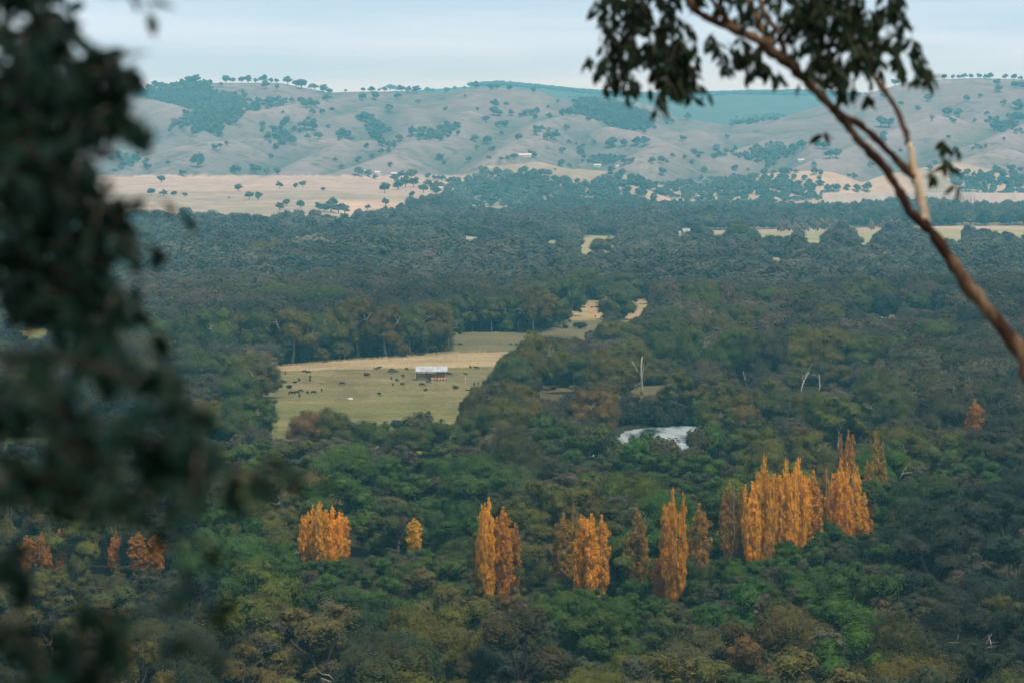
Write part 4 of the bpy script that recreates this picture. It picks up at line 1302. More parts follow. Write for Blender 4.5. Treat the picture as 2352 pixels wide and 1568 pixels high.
def sample_poly(poly, n, rng):
    xs = [p[0] for p in poly]; ys = [p[1] for p in poly]
    out = []
    while len(out) < n:
        X = min(xs) + (max(xs) - min(xs)) * rng.rand(n * 2); Y = min(ys) + (max(ys) - min(ys)) * rng.rand(n * 2)
        k = in_poly(X, Y, poly)
        out += list(zip(X[k], Y[k]))
    return out[:n]


WOODS = [([c2(*p) for p in [(60, 118), (250, 125), (480, 78), (560, 75), (640, 180), (800, 205), (900, 235), (1100, 228), (1090, 275), (920, 300), (790, 325), (780, 400), (620, 420), (600, 432), (440, 440), (350, 395), (460, 335), (590, 330), (420, 270), (250, 215), (60, 190)]], 640, 'dense dark wood filling the gully below the bare western hilltop'),
         ([c3(*p) for p in [(1180, 218), (1390, 218), (1450, 262), (1600, 290), (1780, 385), (1750, 440), (1680, 500), (1560, 450), (1450, 430), (1300, 372), (1180, 372)]], 420, 'angular dark plantation below the dome-shaped hilltop'),
         ([c3(*p) for p in [(1310, 705), (1480, 692), (1500, 742), (1320, 748)]], 50, 'small dark wood beside the white cottages at the foot of the hills'),
         ([(1004, 472), (1010, 446), (1040, 428), (1080, 416), (1160, 406), (1205, 404), (1262, 398), (1262, 430), (1258, 472), (1120, 474)], 330, 'dark village wood on the plain behind the golden paddocks'),
         ([(1262, 462), (1262, 430), (1330, 436), (1440, 416), (1500, 413), (1640, 420), (1760, 414), (1880, 430), (1880, 457), (1560, 460), (1480, 448), (1380, 462)], 420, 'long dark belt of trees at the foot of the hills left of the dam'),
         ([c4(*p) for p in [(0, 745), (100, 745), (400, 765), (480, 725), (560, 712), (640, 780), (720, 800), (640, 905), (520, 885), (400, 805), (200, 795), (0, 775)]], 170, 'ragged wood along the creek in the gap between the hills'),
         ([c4(*p) for p in [(1840, 960), (2352, 900), (2352, 1020), (1900, 1024)]], 90, 'thin wood at the foot of the bare hill behind the dam'),
         ([c2(*p) for p in [(0, 640), (180, 640), (60, 700), (0, 715)]], 40, 'small wood in the shaded hollow behind the leafy branches'),
         ([c3(*p) for p in [(140, 470), (200, 440), (240, 470), (160, 540), (0, 560), (0, 520)]], 50, 'small wood in the gully of the central hill'),
         ([c4(*p) for p in [(170, 540), (330, 515), (480, 490), (620, 470), (560, 515), (350, 550), (190, 552)]], 60, 'thin strip of wood along the low saddle between the hills')]
WOODS += [([c2(*p) for p in [(1180, 400), (1400, 375), (1430, 440), (1250, 480), (1180, 470)]], 40, 'scrubby wood on the middle of the western hill'),
          ([c2(*p) for p in [(1740, 360), (1830, 380), (1880, 560), (1940, 620), (1880, 610), (1800, 500)]], 40, 'narrow strip of wood running down the central gully'),
          ([c4(*p) for p in [(2100, 540), (2352, 470), (2352, 560), (2180, 620)]], 30, 'open wood on the shoulder of the far right hill'),
          ([c2(*p) for p in [(1000, 455), (1240, 470), (1240, 530), (1080, 515)]], 30, 'thin wood along the shoulder below the western hilltop')]
WR = R_(55)
for poly, n, lab in WOODS:
    S = sample_poly(poly, int(n * 1.5), WR)
    P = hill_pts([s[0] for s in S], [s[1] for s in S])
    pts = []
    for (xD, yD), (x, Y) in zip(S, P):
        if fbm(np.array([x / 90]), np.array([Y / 220]), 91, 3)[0] < .36: continue
        x += WR.normal() * 16; Y += WR.normal() * 30
        pts.append((x, Y, 0.0, 11 + 9 * WR.rand(), 9 + 9 * WR.rand()))
    scatter('hillside_wood', pts, HFAR, lab, 900 + n)
# wooded skyline of the farthest ridge
pts = []
for i in range(1500):
    xD = 1080 + 950 * WR.rand(); Y = FARR - 500 + 520 * WR.rand()
    p = at_depth(xD, 210, Y)
    pts.append((p.x, Y, 0.0, 26 + 16 * WR.rand(), 16 + 9 * WR.rand()))
scatter('distant_wood', pts, HFAR, 'forest clothing the farthest blue ridge', 1500)
scatter('distant_forest', [p for p in STUFF_FAR], FFAR, 'far gum forest covering the plain up to the foot of the hills', 3)
scatter('near_forest', [p for p in STUFF_NEAR], FBUSH, 'undergrowth trees filling the gaps between the near bushy trees', 6)
scatter('gum_forest', [p for p in STUFF_MID], FGUM, 'gum forest filling in behind the nearer crowns', 4)

# ------------------------------------------------------------------ buildings
M['white_wall'] = flat_material('white painted wall', (.50, .50, .49), .7)
M['cream_wall'] = flat_material('cream wall', (.56, .47, .36), .8)
M['tin_roof'] = flat_material('galvanised roof', (.62, .65, .68), .45, .4, .12, .6)
M['pale_roof'] = flat_material('pale roof', (.56, .57, .58), .5, .3, .08)
M['grey_roof'] = flat_material('grey roof', (.28, .30, .31), .6, .3)
M['glass'] = flat_material('dark window glass', (.03, .04, .05), .1, .5, .05)
M['door_paint'] = flat_material('door paint', (.16, .12, .09), .6)
M['concrete'] = flat_material('pale concrete', (.54, .50, .48), .85, .1, .12, .05)
M['steel'] = flat_material('painted steel', (.55, .55, .56), .5, .3)


def house(xD, yD, w, d, h, roof_h, label, wall='white_wall', roof='pale_roof', rot=0.0, flat=False, name='farmhouse', cat='house', group=None, plane=False, lift=0.0):
    p = on_plane(xD, yD) if plane else hp(xD, yD)
    z = H1(p.x, p.y)
    o = empty(name, (p.x, p.y, z + lift)); o.rotation_euler = (0, 0, rot)
    m = MB(); m.box((0, 0, h / 2 - 1), (w, d, h + 2)); link('wall', m.mesh('wall', [M[wall]]), o)
    m = MB()
    if flat:
        m.box((0, 0, h + roof_h / 2 + .003), (w + .6, d + .6, roof_h))
    else:
        a, b = w / 2 + .5, d / 2 + .5
        m.add([(-a, -b, h + .01), (a, -b, h + .01), (a, b, h + .01), (-a, b, h + .01), (-a, 0, h + roof_h), (a, 0, h + roof_h)], [(0, 1, 5, 4), (2, 3, 4, 5), (0, 4, 3), (1, 2, 5), (3, 2, 1, 0)])
    link('roof', m.mesh('roof', [M[roof]]), o)
    nw = max(2, int(w / 5))
    for i in range(nw):
        m = MB(); m.box((-w / 2 + w * (i + .5) / nw, -d / 2 - .02, h * .55), (min(1.6, w / nw * .45), .08, h * .36))
        link('window', m.mesh('window', [M['glass']]), o)
    m = MB(); m.box((w * .5 / nw * (1 if nw % 2 else 0) + w / nw * .5 * (nw % 2) , -d / 2 - .02, min(2.1, h * .7) / 2), (.95, .07, min(2.1, h * .7))); link('door', m.mesh('door', [M['door_paint']]), o)
    tag(o, label, cat, group)
    return o


house(1206, 362, 34, 12, 5, 4, 'white hillside homestead with pale roof among dark trees')
house(838, 399, 26, 9, 4, 3, 'long low white farmhouse where the golden rise meets the hills')
house(866, 402, 14, 8, 4, 3, 'small white farmhouse behind the golden rise', rot=.4)
house(906, 405, 16, 9, 4, 3, 'small pale house in the tree clump above the golden paddocks')
house(1005, 436, 24, 8, 4, 2, 'long white farm shed at the edge of the village wood', name='farm_shed', cat='shed')
house(1043, 444, 13, 7, 4, 3, 'little white cottage at the top of the village wood')
house(1051, 456, 11, 7, 3.5, 2.5, 'little white cottage half hidden in the village wood')
house(1266, 441, 12, 8, 4, 3, 'white cottage in the gap beside the village wood')
house(1352, 432, 58, 16, 4, 1, 'wide low beige building among trees at the hill foot', 'cream_wall', 'pale_roof', flat=True, name='long_building', cat='building')
house(1346, 427, 20, 14, 10, 1, 'tall square beige block rising behind the wide low beige building', 'cream_wall', 'cream_wall', flat=True, name='square_building', cat='building')
house(1408, 429, 22, 10, 5, 2, 'pale flat-roofed house right of the square beige building', 'cream_wall', 'pale_roof', flat=True)
house(1372, 384, 20, 8, 4, 3, 'white cottage below the small dark wood on the hill foot')
house(1446, 375, 14, 8, 4, 3, 'white cottage beside the small dark wood on the hill foot')
house(1418, 385, 8, 6, 3, 2, 'tiny white hut below the small dark wood')
house(1840, 372, 18, 9, 4, 3, 'white farmhouse on the slope behind the long dark tree belt')
house(1920, 441, 8, 6, 5, 2, 'tiny bright white hut beside the dam wall')
house(1585, 540, 24, 10, 5, 4.5, 'gabled grey-roofed farmhouse in front of the far forest', 'cream_wall', 'grey_roof', plane=True, rot=.25)
house(1094, 560, 32, 14, 5, 3.5, 'pale farm building with wide grey roof in a forest clearing', 'cream_wall', 'grey_roof', plane=True, rot=.1, name='farm_building', cat='building')

# dam
dY = 6500.0
pl, pr = at_depth(1890, 450, dY), at_depth(2460, 450, dY)
topz = zD(443.5, dY)
o = empty('dam', ((pl.x + pr.x) / 2, dY, 0))
cxm = (pl.x + pr.x) / 2
L_ = pr.x - pl.x
m = MB(); m.box((0, 6, topz / 2 - 2), (L_, 12, topz + 4)); link('wall', m.mesh('dam_wall', [M['concrete']]), o)
xs0, xs1 = at_depth(2040, 450, dY).x - cxm, at_depth(2240, 450, dY).x - cxm
m = MB(); m.box(((xs0 + xs1) / 2, -2, topz * .28), (xs1 - xs0, 3.9, topz * .56)); link('spillway', m.mesh('spillway', [M['concrete']]), o)
m = MB(); m.box((at_depth(2020, 450, dY).x - cxm, -6, zD(456, dY) / 2), (at_depth(2044, 450, dY).x - at_depth(1996, 450, dY).x, 7, zD(456, dY))); link('apron', m.mesh('apron', [M['concrete']]), o)
npier = 25
for i in range(npier):
    x = xs0 + (xs1 - xs0) * i / (npier - 1)
    m = MB(); m.box((x, -6, topz * .42), (2.4, 4.0, topz * .84)); link('pier', m.mesh('pier', [M['concrete']]), o)
    m = MB(); m.box((x, 4, topz + 3.4), (.9, 1.2, 6.8)); link('post', m.mesh('post', [M['steel']]), o)
m = MB(); m.box(((xs0 + xs1) / 2, 4, topz + 7.2), (xs1 - xs0 + 6, 3.5, .8)); link('bridge_deck', m.mesh('bridge_deck', [M['steel']]), o)
tag(o, 'long pale concrete dam wall with a row of spillway piers', 'dam')

# ------------------------------------------------------------------ hay shed, bales, trough, fence
M['shed_roof'] = flat_material('weathered tin roof', (.35, .39, .43), .6, .3, .30, .5, stretch=(1, .25, 1))
M['timber'] = flat_material('grey timber', (.16, .13, .10), .85)
M['hay'] = bark_material('pinkish hay', (.60, .36, .23), (.44, .25, .15), scale=1.5, stretch=(1, 1, 3))
M['old_hay'] = bark_material('old brown hay', (.62, .42, .28), (.40, .26, .16), scale=1.2, stretch=(1, 1, 1))
S0 = on_plane(990.5, 873.5)
u0 = unit(S0.y)
sw = 71 / u0; sd = 9.5
hf = 21.5 / u0 * 1.0; hb = hf + 1.9
o = empty('hay_shed', (S0.x, S0.y, H1(S0.x, S0.y)))
m = MB()
nseg = 64
V = []; Fc = []
for i in range(nseg + 1):
    x = -sw / 2 - .3 + (sw + .6) * i / nseg
    z = .05 * (i % 2)
    V += [(x, -.6, hf + z), (x, sd + .6, hb + z)]
for i in range(nseg):
    Fc.append((2 * i, 2 * i + 2, 2 * i + 3, 2 * i + 1))
m.add(V, Fc); m.add([(a, b, c - .12) for a, b, c in V], [tuple(reversed(f)) for f in Fc])
link('roof', m.mesh('shed_roof', [M['shed_roof']]), o)
m = MB(); m.box((0, -.62, hf - .16), (sw + .6, .06, .36)); link('gutter_board', m.mesh('gutter', [M['shed_roof']]), o)
for i in range(4):
    for (yy, zz) in ((0, hf), (sd, hb)):
        x = -sw / 2 + .15 + (sw - .3) * i / 3
        m = MB(); m.tube([(x, yy, -.3), (x, yy, zz - .06)], [.13, .12], 6); link('post', m.mesh('shed_post', [M['timber']]), o)
m = MB(); m.box((0, sd + .15, hb * .22), (sw, .06, hb * .44)); link('rear_wall', m.mesh('rear_wall', [M['old_hay']]), o)
tag(o, 'open hay shed with pale tin roof on the paddock', 'shed')
BR = R_(71)


def bale_mesh(r, hgt, seed):
    rng = R_(seed); m = MB(); n = 14; V = []; Fc = []
    prof = [(0.86, 0), (1, .12), (1.02, .5), (1, .88), (.86, 1), (0.3, 1.03)]
    for k, z in prof:
        for i in range(n):
            a = 6.2832 * i / n
            q = r * k * (1 + .03 * rng.normal())
            V.append((q * math.cos(a), q * math.sin(a), hgt * z))
    for j in range(len(prof) - 1):
        for i in range(n):
            Fc.append((j * n + i, j * n + (i + 1) % n, (j + 1) * n + (i + 1) % n, (j + 1) * n + i))
    Fc.append(tuple((len(prof) - 1) * n + i for i in range(n)))
    m.add(V, Fc)
    return m.mesh('bale', [M['hay']], True)


BM = [bale_mesh(.74, 1.45, 5), bale_mesh(.72, 1.5, 6), bale_mesh(.76, 1.4, 7)]
ORD = ['first', 'second', 'third', 'fourth', 'fifth', 'sixth', 'seventh', 'eighth', 'ninth', 'tenth']
g0 = S0.z
nb_ = 0
for row, (y0, z0, xs, nm) in enumerate([(0.75, 0.0, [0.6, 2.2, 3.8, 5.3, 6.9], 'front row'), (2.25, 0.0, [0.2, 1.7, 3.2, 4.7, 6.2, 7.5], None), (2.25, 1.47, [2.6, 4.2, 5.7, 7.2], 'upper layer'), (3.8, 1.47, [1.1, 2.6, 4.1, 5.6, 7.0], None), (3.8, 0, [1.1, 2.6, 4.1, 5.6, 7.0], None), (3.8, 2.94, [3.2, 4.9, 6.4], 'topmost layer')]):
    if nm is None and z0 == 0 and row == 4: pass
    for i, x in enumerate(xs):
        o = bpy.data.objects.new('hay_bale', BM[BR.randint(3)]); COL.objects.link(o)
        o.location = (S0.x + x, S0.y + y0 + BR.normal() * .1, H1(S0.x, S0.y) + z0); o.rotation_euler = (0, 0, BR.rand() * 6)
        where = nm or ('second row on the ground' if row == 1 else 'second upper row' if row == 3 else 'third row on the ground')
        tag(o, f'pinkish hay bale in the shed, {ORD[i]} from left in {where}', 'hay bale', 'hay bales in the shed')
hp_ = MB()
hr = R_(3)
V = []; Fc = []
for i in range(9):
    for j in range(6):
        x = -sw / 2 + .6 + 6.6 * i / 8; y = 1.5 + 5.5 * j / 5
        e = math.sin(math.pi * i / 8) * math.sin(math.pi * j / 5)
        V.append((x, y, -.1 + 2.1 * e ** .7 * (0.7 + .5 * hr.rand())))
for i in range(8):
    for j in range(5):
        Fc.append((i * 6 + j, i * 6 + 6 + j, i * 6 + 7 + j, i * 6 + j + 1))
hp_.add(V, Fc)
o = link('hay_heap', hp_.mesh('hay_heap', [M['old_hay']], True), None, (S0.x, S0.y, H1(S0.x, S0.y)))
tag(o, 'heap of loose brown hay under the shed roof', 'hay')

T0 = on_plane(805, 916)
o = empty('water_trough', (T0.x, T0.y, H1(T0.x, T0.y)))
m = MB(); n = 20; V = []; Fc = []
for (r, z) in ((1.15, 0), (1.2, .75), (1.06, .75), (1.03, .55)):
    for i in range(n): V.append((r * math.cos(6.2832 * i / n), r * math.sin(6.2832 * i / n), z))
for j in range(3):
    for i in range(n): Fc.append((j * n + i, j * n + (i + 1) % n, (j + 1) * n + (i + 1) % n, (j + 1) * n + i))
m.add(V, Fc); link('tub', m.mesh('tub', [M['pale_roof']], True), o)
m = MB(); m.add([(1.04 * math.cos(6.2832 * i / n), 1.04 * math.sin(6.2832 * i / n), .6) for i in range(n)], [tuple(range(n))]); link('water', m.mesh('trough_water', [M['water']]), o)
tag(o, 'round white water trough alone on the green paddock', 'trough')

M['dry_grass'] = leaf_material('dry grass tuft', trans=.3)
FP = [on_plane(x, y) for x, y in [(627, 841), (700, 835), (765, 829.5), (830, 825), (900, 820.5), (970, 814), (1035, 809), (1100, 808), (1165, 806.5)]]
fpts = []
for p, q in zip(FP[:-1], FP[1:]):
    k = max(1, int((q - p).length / 4.2))
    for i in range(k): fpts.append(p.lerp(q, i / k))
fpts = fpts[:95]
o = empty('wire_fence', (fpts[0].x, fpts[0].y, 0))
zs = [H1(p.x, p.y) for p in fpts]
m = MB(); m.box((0, 0, .6), (.16, .16, 1.5), taper=.9); pm = m.mesh('fence_post', [M['dead_wood']])
for p, z in zip(fpts, zs):
    q = link('post', pm, o, (p.x - fpts[0].x, p.y - fpts[0].y, z)); q.scale = (1, 1, .85 + .3 * BR.rand())
m = MB()
for hz in (.5, .95):
    m.tube([(p.x - fpts[0].x, p.y - fpts[0].y, z + hz) for p, z in zip(fpts, zs)], [.02] * len(fpts), 3)
link('wire', m.mesh('fence_wire', [M['steel']]), o)
tag(o, 'weathered post and wire fence along the top edge of the straw strip', 'fence')
gr = R_(12)
C = []
for p, q in zip(fpts[:-1], fpts[1:]):
    for k in range(14):
        w = p.lerp(q, gr.rand()); C.append((w.x + gr.normal() * .3, w.y + gr.normal() * .7, H1(w.x, w.y) + .35 + .25 * gr.rand()))
C = np.array(C); n_ = len(C)
NN = np.stack([gr.normal(size=n_), gr.normal(size=n_) - .6, gr.normal(size=n_) * .3], -1); NN /= np.linalg.norm(NN, axis=1)[:, None]
o = link('dry_grass', quads_mesh('dry_grass', C, NN, .45 + .3 * gr.rand(n_), .25 + .2 * gr.rand(n_), gr.normal(size=n_) * .4, [M['dry_grass']], gr)); o.color = (.44, .34, .18, 1)
tag(o, 'tall dry grass grown up along the wire fence', kind='stuff')

# ------------------------------------------------------------------ cattle
M['black_hide'] = flat_material('black hide', (.010, .010, .012), .7, .15)
M['brown_hide'] = flat_material('brown hide', (.075, .028, .018), .7, .15)


def cow_mesh(pose, mat):
    me = bpy.data.meshes.new('cow')
    V = []; E = []; Rd = []

    def v(p, r, par=None):
        V.append(p); Rd.append(r if isinstance(r, tuple) else (r, r))
        if par is not None: E.append((par, len(V) - 1))
        return len(V) - 1
    dz = -.62 if pose == 'lie' else 0
    b = v((-.30, 0, 1.04 + dz), (.36, .42)); c = v((.40, 0, 1.04 + dz), (.33, .42), b); r = v((-.92, 0, 1.12 + dz), (.30, .34), b)
    nk = v((.82, 0, 1.16 + dz), (.20, .28), c)
    if pose == 'graze':
        n2 = v((1.14, .03, .86), (.14, .2), nk); h = v((1.36, .05, .46), (.13, .15), n2); v((1.46, .05, .14), (.09, .10), h)
    else:
        n2 = v((1.12, 0, 1.34 + dz), (.14, .2), nk); h = v((1.38, .04, 1.44 + dz), (.13, .15), n2); v((1.72, .05, 1.26 + dz), (.09, .10), h)
    for s in (-1, 1):
        v((V[h][0] - .06, V[h][1] + s * .26, V[h][2] + .12), .04, h)
        if pose == 'lie':
            k = v((-.75, s * .36, .3), .17, r); v((-.30, s * .5, .12), .08, k)
            k = v((.55, s * .3, .25), .13, c); v((.95, s * .3, .1), .07, k)
        else:
            o1 = .10 * s
            k = v((-.86, s * .21, .86), (.15, .19), r); k2 = v((-1.00 + o1, s * .21, .50), .085, k); k3 = v((-.92 + o1, s * .21, .22), .06, k2); v((-.90 + o1, s * .21, .02), .07, k3)
            k = v((.50, s * .20, .78), (.13, .16), c); k2 = v((.52 - o1, s * .20, .44), .08, k); k3 = v((.50 - o1, s * .20, .20), .06, k2); v((.51 - o1, s * .20, .02), .07, k3)
    t = v((-1.20, 0, 1.12 + dz), .05, r); v((-1.26, .03, max(.15, .55 + dz)), .05, t)
    me.from_pydata(V, E, [])
    ob = bpy.data.objects.new('cow_tmp', me); COL.objects.link(ob)
    ob.modifiers.new('skin', 'SKIN')
    sv = me.skin_vertices[0].data
    for i, rr in enumerate(Rd):
        sv[i].radius = rr; sv[i].use_root = (i == 0)
    ss = ob.modifiers.new('sub', 'SUBSURF'); ss.levels = 1; ss.render_levels = 1
    dg = bpy.context.evaluated_depsgraph_get()
    out = bpy.data.meshes.new_from_object(ob.evaluated_get(dg))
    bpy.data.objects.remove(ob); bpy.data.meshes.remove(me)
    out.name = 'cow'; out.materials.clear(); out.materials.append(mat)
    out.polygons.foreach_set('use_smooth', [True] * len(out.polygons))
    return out


COWM = {('graze', 0): cow_mesh('graze', M['black_hide']), ('stand', 0): cow_mesh('stand', M['black_hide']), ('lie', 0): cow_mesh('lie', M['black_hide']), ('graze', 1): cow_mesh('graze', M['brown_hide']), ('stand', 1): cow_mesh('stand', M['brown_hide']), ('lie', 1): cow_mesh('lie', M['brown_hide'])}
k6 = lambda a, b: (603 + a * .2319, 792.4 + b * .2319)
k7 = lambda a, b: (1062.3 + a * .2808, 631.6 + b * .2808)
CATTLE = []
for a, b, f, pose, col, s in [(228, 280, 'r', 'stand', 0, 1), (415, 264, 's', 'graze', 0, 1), (455, 276, 'S', 'graze', 0, 1.1), (473, 322, 'r', 'graze', 0, 1), (470, 354, 'q', 'graze', 0, 1), (362, 354, 'r', 'stand', 0, 1), (322, 382, 'q', 'stand', 0, 1), (137, 377, 'l', 'graze', 0, 1), (195, 370, 'q', 'graze', 0, 1), (214, 377, 's', 'graze', 0, 1),
                              (288, 488, 's', 'graze', 0, 1.25), (337, 480, 's', 'graze', 0, 1.1), (376, 464, 's', 'graze', 0, 1), (444, 479, 'q', 'graze', 0, 1), (505, 481, 's', 'graze', 0, 1.1), (367, 513, 'r', 'stand', 0, 1), (586, 457, 'r', 'stand', 0, .95), (582, 383, 'r', 'graze', 1, .6), (787, 395, 's', 'graze', 0, 1.1), (1030, 311, 's', 'graze', 0, 1.05), (1154, 238, 's', 'stand', 0, 1.1), (1127, 236, 'S', 'lie', 1, 1),
                              (1264, 277, 's', 'graze', 0, 1.1), (1280, 255, 's', 'graze', 0, 1), (1317, 276, 's', 'graze', 0, 1), (1391, 313, 'q', 'graze', 0, 1), (1426, 248, 'q', 'graze', 0, 1), (1276, 342, 'r', 'stand', 0, 1), (1330, 358, 'q', 'graze', 0, 1), (1290, 400, 'r', 'graze', 0, .8), (1384, 399, 'q', 'graze', 0, 1), (1154, 490, 'q', 'graze', 0, 1), (1577, 406, 's', 'graze', 0, 1.1), (1642, 382, 's', 'graze', 1, 1.1),
                              (1788, 278, 'S', 'stand', 0, 1), (1824, 292, 'S', 'graze', 0, 1), (1852, 298, 's', 'graze', 0, 1), (2057, 230, 'q', 'graze', 0, 1), (2118, 241, 'S', 'stand', 0, 1.1), (2015, 288, 'S', 'lie', 1, .9), (2097, 402, 'r', 'stand', 0, 1), (2136, 397, 'r', 'stand', 0, 1), (1093, 93, 's', 'graze', 0, 1), (1040, 96, 'S', 'graze', 0, 1)]:
    CATTLE.append((*k6(a, b), f, pose, col, s))
for a, b, f, pose, s in [(990, 277, 's', 'graze', 1), (967, 312, 's', 'graze', 1), (1060, 279, 'S', 'graze', 1), (1092, 276, 's', 'graze', 1), (902, 276, 'S', 'graze', 1), (1085, 353, 'r', 'graze', .9), (1330, 350, 's', 'graze', 1.1), (1152, 322, 'S', 'stand', 1), (1418, 288, 'r', 'stand', 1), (1413, 268, 's', 'graze', 1), (747, 936, 'S', 'lie', 1), (805, 836, 'r', 'stand', 1)]:
    CATTLE.append((*k7(a, b), f, pose, 0, s))
CATTLE += [(1057, 791, 's', 'graze', 0, 1), (1173, 792, 's', 'graze', 1, 1), (381, 901, 'q', 'stand', 0, 1.1)]
CR = R_(8)
for (xD, yD, f, pose, col, s) in CATTLE:
    p = on_plane(xD, yD)
    o = bpy.data.objects.new('cow', COWM[(pose, col)]); COL.objects.link(o)
    o.location = (p.x, p.y, H1(p.x, p.y) - .02)
    ang = {'s': 0, 'S': math.pi, 'l': math.pi, 'r': math.pi / 2, 'q': -.9}[f] + CR.normal() * .18
    o.rotation_euler = (0, 0, ang); k = 1.06 * s; o.scale = (k, k, k)
    tag(o, None, 'calf' if s <= .6 else 'cow', 'cattle on the paddocks')
    act = {'graze': 'grazing', 'stand': 'standing', 'lie': 'lying'}[pose]
    note(o, xD, yD, f"{'brown' if col else 'black'} cow {act} {'end-on' if f == 'r' else 'at an angle' if f == 'q' else 'side-on'}", 'cow')
# fallen log by the dead tree
p = on_plane(1081, 897)
m = MB(); m.tube([(-2.6, 0, .35), (-.8, .1, .42), (1, -.1, .4), (2.6, .2, .6)], [.34, .36, .30, .2], 8); m.tube([(.6, 0, .5), (1.4, -.6, 1.3), (1.8, -.8, 1.8)], [.14, .1, .05], 5)
o = link('fallen_log', m.mesh('fallen_log', [M['dark_bark']], True), None, (p.x, p.y, H1(p.x, p.y)))
tag(o, 'dark fallen log lying beside the white dead tree on the paddock', 'log')

# ------------------------------------------------------------------ the two near eucalypts that frame the view
def near_leaves(name, twigs, rng, length, ratio, droop, per, mats):
    """long leaves set along hanging twigs; each leaf a folded blade"""
    V = []; Fc = []; tone = []
    mb = MB()
    for (p, d, L) in twigs:
        pts = []
        q = Vector(p); dd = Vector(d).normalized()
        for i in range(4):
            pts.append(q.copy()); dd = (dd + Vector((0, 0, -.28)) + Vector(rng.normal(size=3)) * .15).normalized(); q = q + dd * L / 3
        mb.tube(pts, [.004, .0035, .003, .002], 3, 0, False)
        for k in range(per):
            t = (k + rng.rand()) / per * 2.95
            i = int(t); b = pts[i].lerp(pts[i + 1], t - i)
            ax = Vector(rng.normal(size=3)) * (1 - droop) + Vector((0, 0, -droop * 1.6)) + Vector((rng.normal(), rng.normal(), 0)) * .35
            ax.normalize()
            sd_ = ax.cross(Vector(rng.normal(size=3)))
            if sd_.length < .05: continue
            sd_.normalize(); nn = ax.cross(sd_)
            l = length * (.65 + .6 * rng.rand()); w = l * ratio * (.8 + .4 * rng.rand())
            n0 = len(V)
            bend = nn * l * .10
            b = b + ax * l * .06
            for (s, ww, z) in ((0, 0, 0), (.25, .42, .5), (.6, .5, .9), (1.0, 0, .2), (.6, -.5, .9), (.25, -.42, .5)):
                V.append(b + ax * l * s + sd_ * w * ww + bend * z)
            Fc.append(tuple(range(n0, n0 + 6))); tone.append(float(np.clip(rng.normal() * .5, -1, 1)))
    mb.add([tuple(v) for v in V], Fc, 1, tone)
    return mb.mesh(name, mats)


def pathD(pts, Y0, Y1):
    n = len(pts)
    return [at_depth(x, y, Y0 + (Y1 - Y0) * i / (n - 1)) for i, (x, y) in enumerate(pts)]


NR = R_(4)
RY = 22.0
uR = unit(RY)
o = empty('eucalyptus_tree', (0, 0, 0))
foot = at_depth(2352, 830, RY) + Vector((1.5, 1.0, 0)); foot.z = H1(foot.x, foot.y)
root = foot.copy(); o.location = root
loc = lambda ps: [tuple(p - root) for p in ps]


def smooth(pts, k=4):
    out = []
    n = len(pts)
    for i in range(n - 1):
        p0, p1, p2, p3 = pts[max(i - 1, 0)], pts[i], pts[i + 1], pts[min(i + 2, n - 1)]
        for j in range(k):
            t = j / k
            out.append(0.5 * ((2 * p1) + (p2 - p0) * t + (2 * p0 - 5 * p1 + 4 * p2 - p3) * t * t + (3 * p1 - p0 - 3 * p2 + p3) * t ** 3))
    out.append(pts[-1])
    return out


def branch(name, ptsD, rad, Y0, Y1, pre=None, parent=o, wob=.035, sides=10, bark='near_bark'):
    P = (pre or []) + pathD(ptsD, Y0, Y1)
    S = smooth(P)
    rr = np.interp(np.linspace(0, len(P) - 1, len(S)), range(len(P)), [r / uR for r in rad])
    rr = rr * (1 + .13 * NR.normal(size=len(rr)))
    S = [s + Vector(NR.normal(size=3)) * wob * float(r) * 4 for s, r in zip(S, rr)]
    m = MB(); m.tube(loc(S), [float(r) for r in rr], sides)
    return link(name, m.mesh(name, [M[bark]], True), parent), S


pre = [foot + Vector((0, 0, -.4)), foot + Vector((-.05, 0, 3)), foot + Vector((-.2, -.3, 7)), at_depth(2420, 1010, RY)]
branch('trunk', [(2352, 826), (2300, 752), (2240, 676), (2190, 610), (2150, 545), (2120, 508)], [34, 29, 26, 22, 18, 16.5, 15.5, 14.5, 13.5, 12], RY, RY, pre)
branch('branch', [(2126, 516), (2118, 470), (2108, 420), (2098, 385), (2088, 330)], [11, 10.5, 10, 9.5, 7.5], RY, RY + .2, bark='pale_bark')
branch('branch', [(2088, 332), (2068, 270), (2040, 220), (2010, 180), (1985, 140), (1960, 90), (1950, 40), (1940, -30)], [7.5, 6.5, 6, 6, 6, 6.5, 6, 5], RY + .2, RY + .6)
branch('branch', [(2135, 530), (2090, 485), (2060, 430), (2030, 383), (1990, 342), (1960, 308), (1930, 270), (1900, 235), (1870, 205), (1840, 175), (1800, 140), (1770, 115), (1740, 92), (1700, 72), (1640, 50), (1600, 25), (1568, -20)], [12.5, 11, 10, 10, 10, 9, 9.5, 10, 10, 10.5, 12, 12.5, 11.5, 11, 10, 9, 8], RY, RY - .6)
branch('branch', [(2099, 408), (2060, 368), (2010, 318), (1965, 280), (1920, 255), (1900, 238)], [9.5, 8.5, 8, 7.5, 6, 4], RY + .1, RY - .1)
branch('branch', [(1775, 118), (1748, 60), (1722, 10), (1700, -30)], [10, 8, 7, 6], RY - .3, RY)
branch('branch', [(1805, 142), (1792, 80), (1762, 40), (1735, -20)], [8, 6, 6, 5], RY - .3, RY + .2)
branch('branch', [(1700, 72), (1655, 30), (1620, -30)], [8, 6, 5], RY - .4, RY - .8)
branch('branch', [(1955, 60), (1900, 25), (1850, -15)], [7, 6, 5], RY + .5, RY + .3)
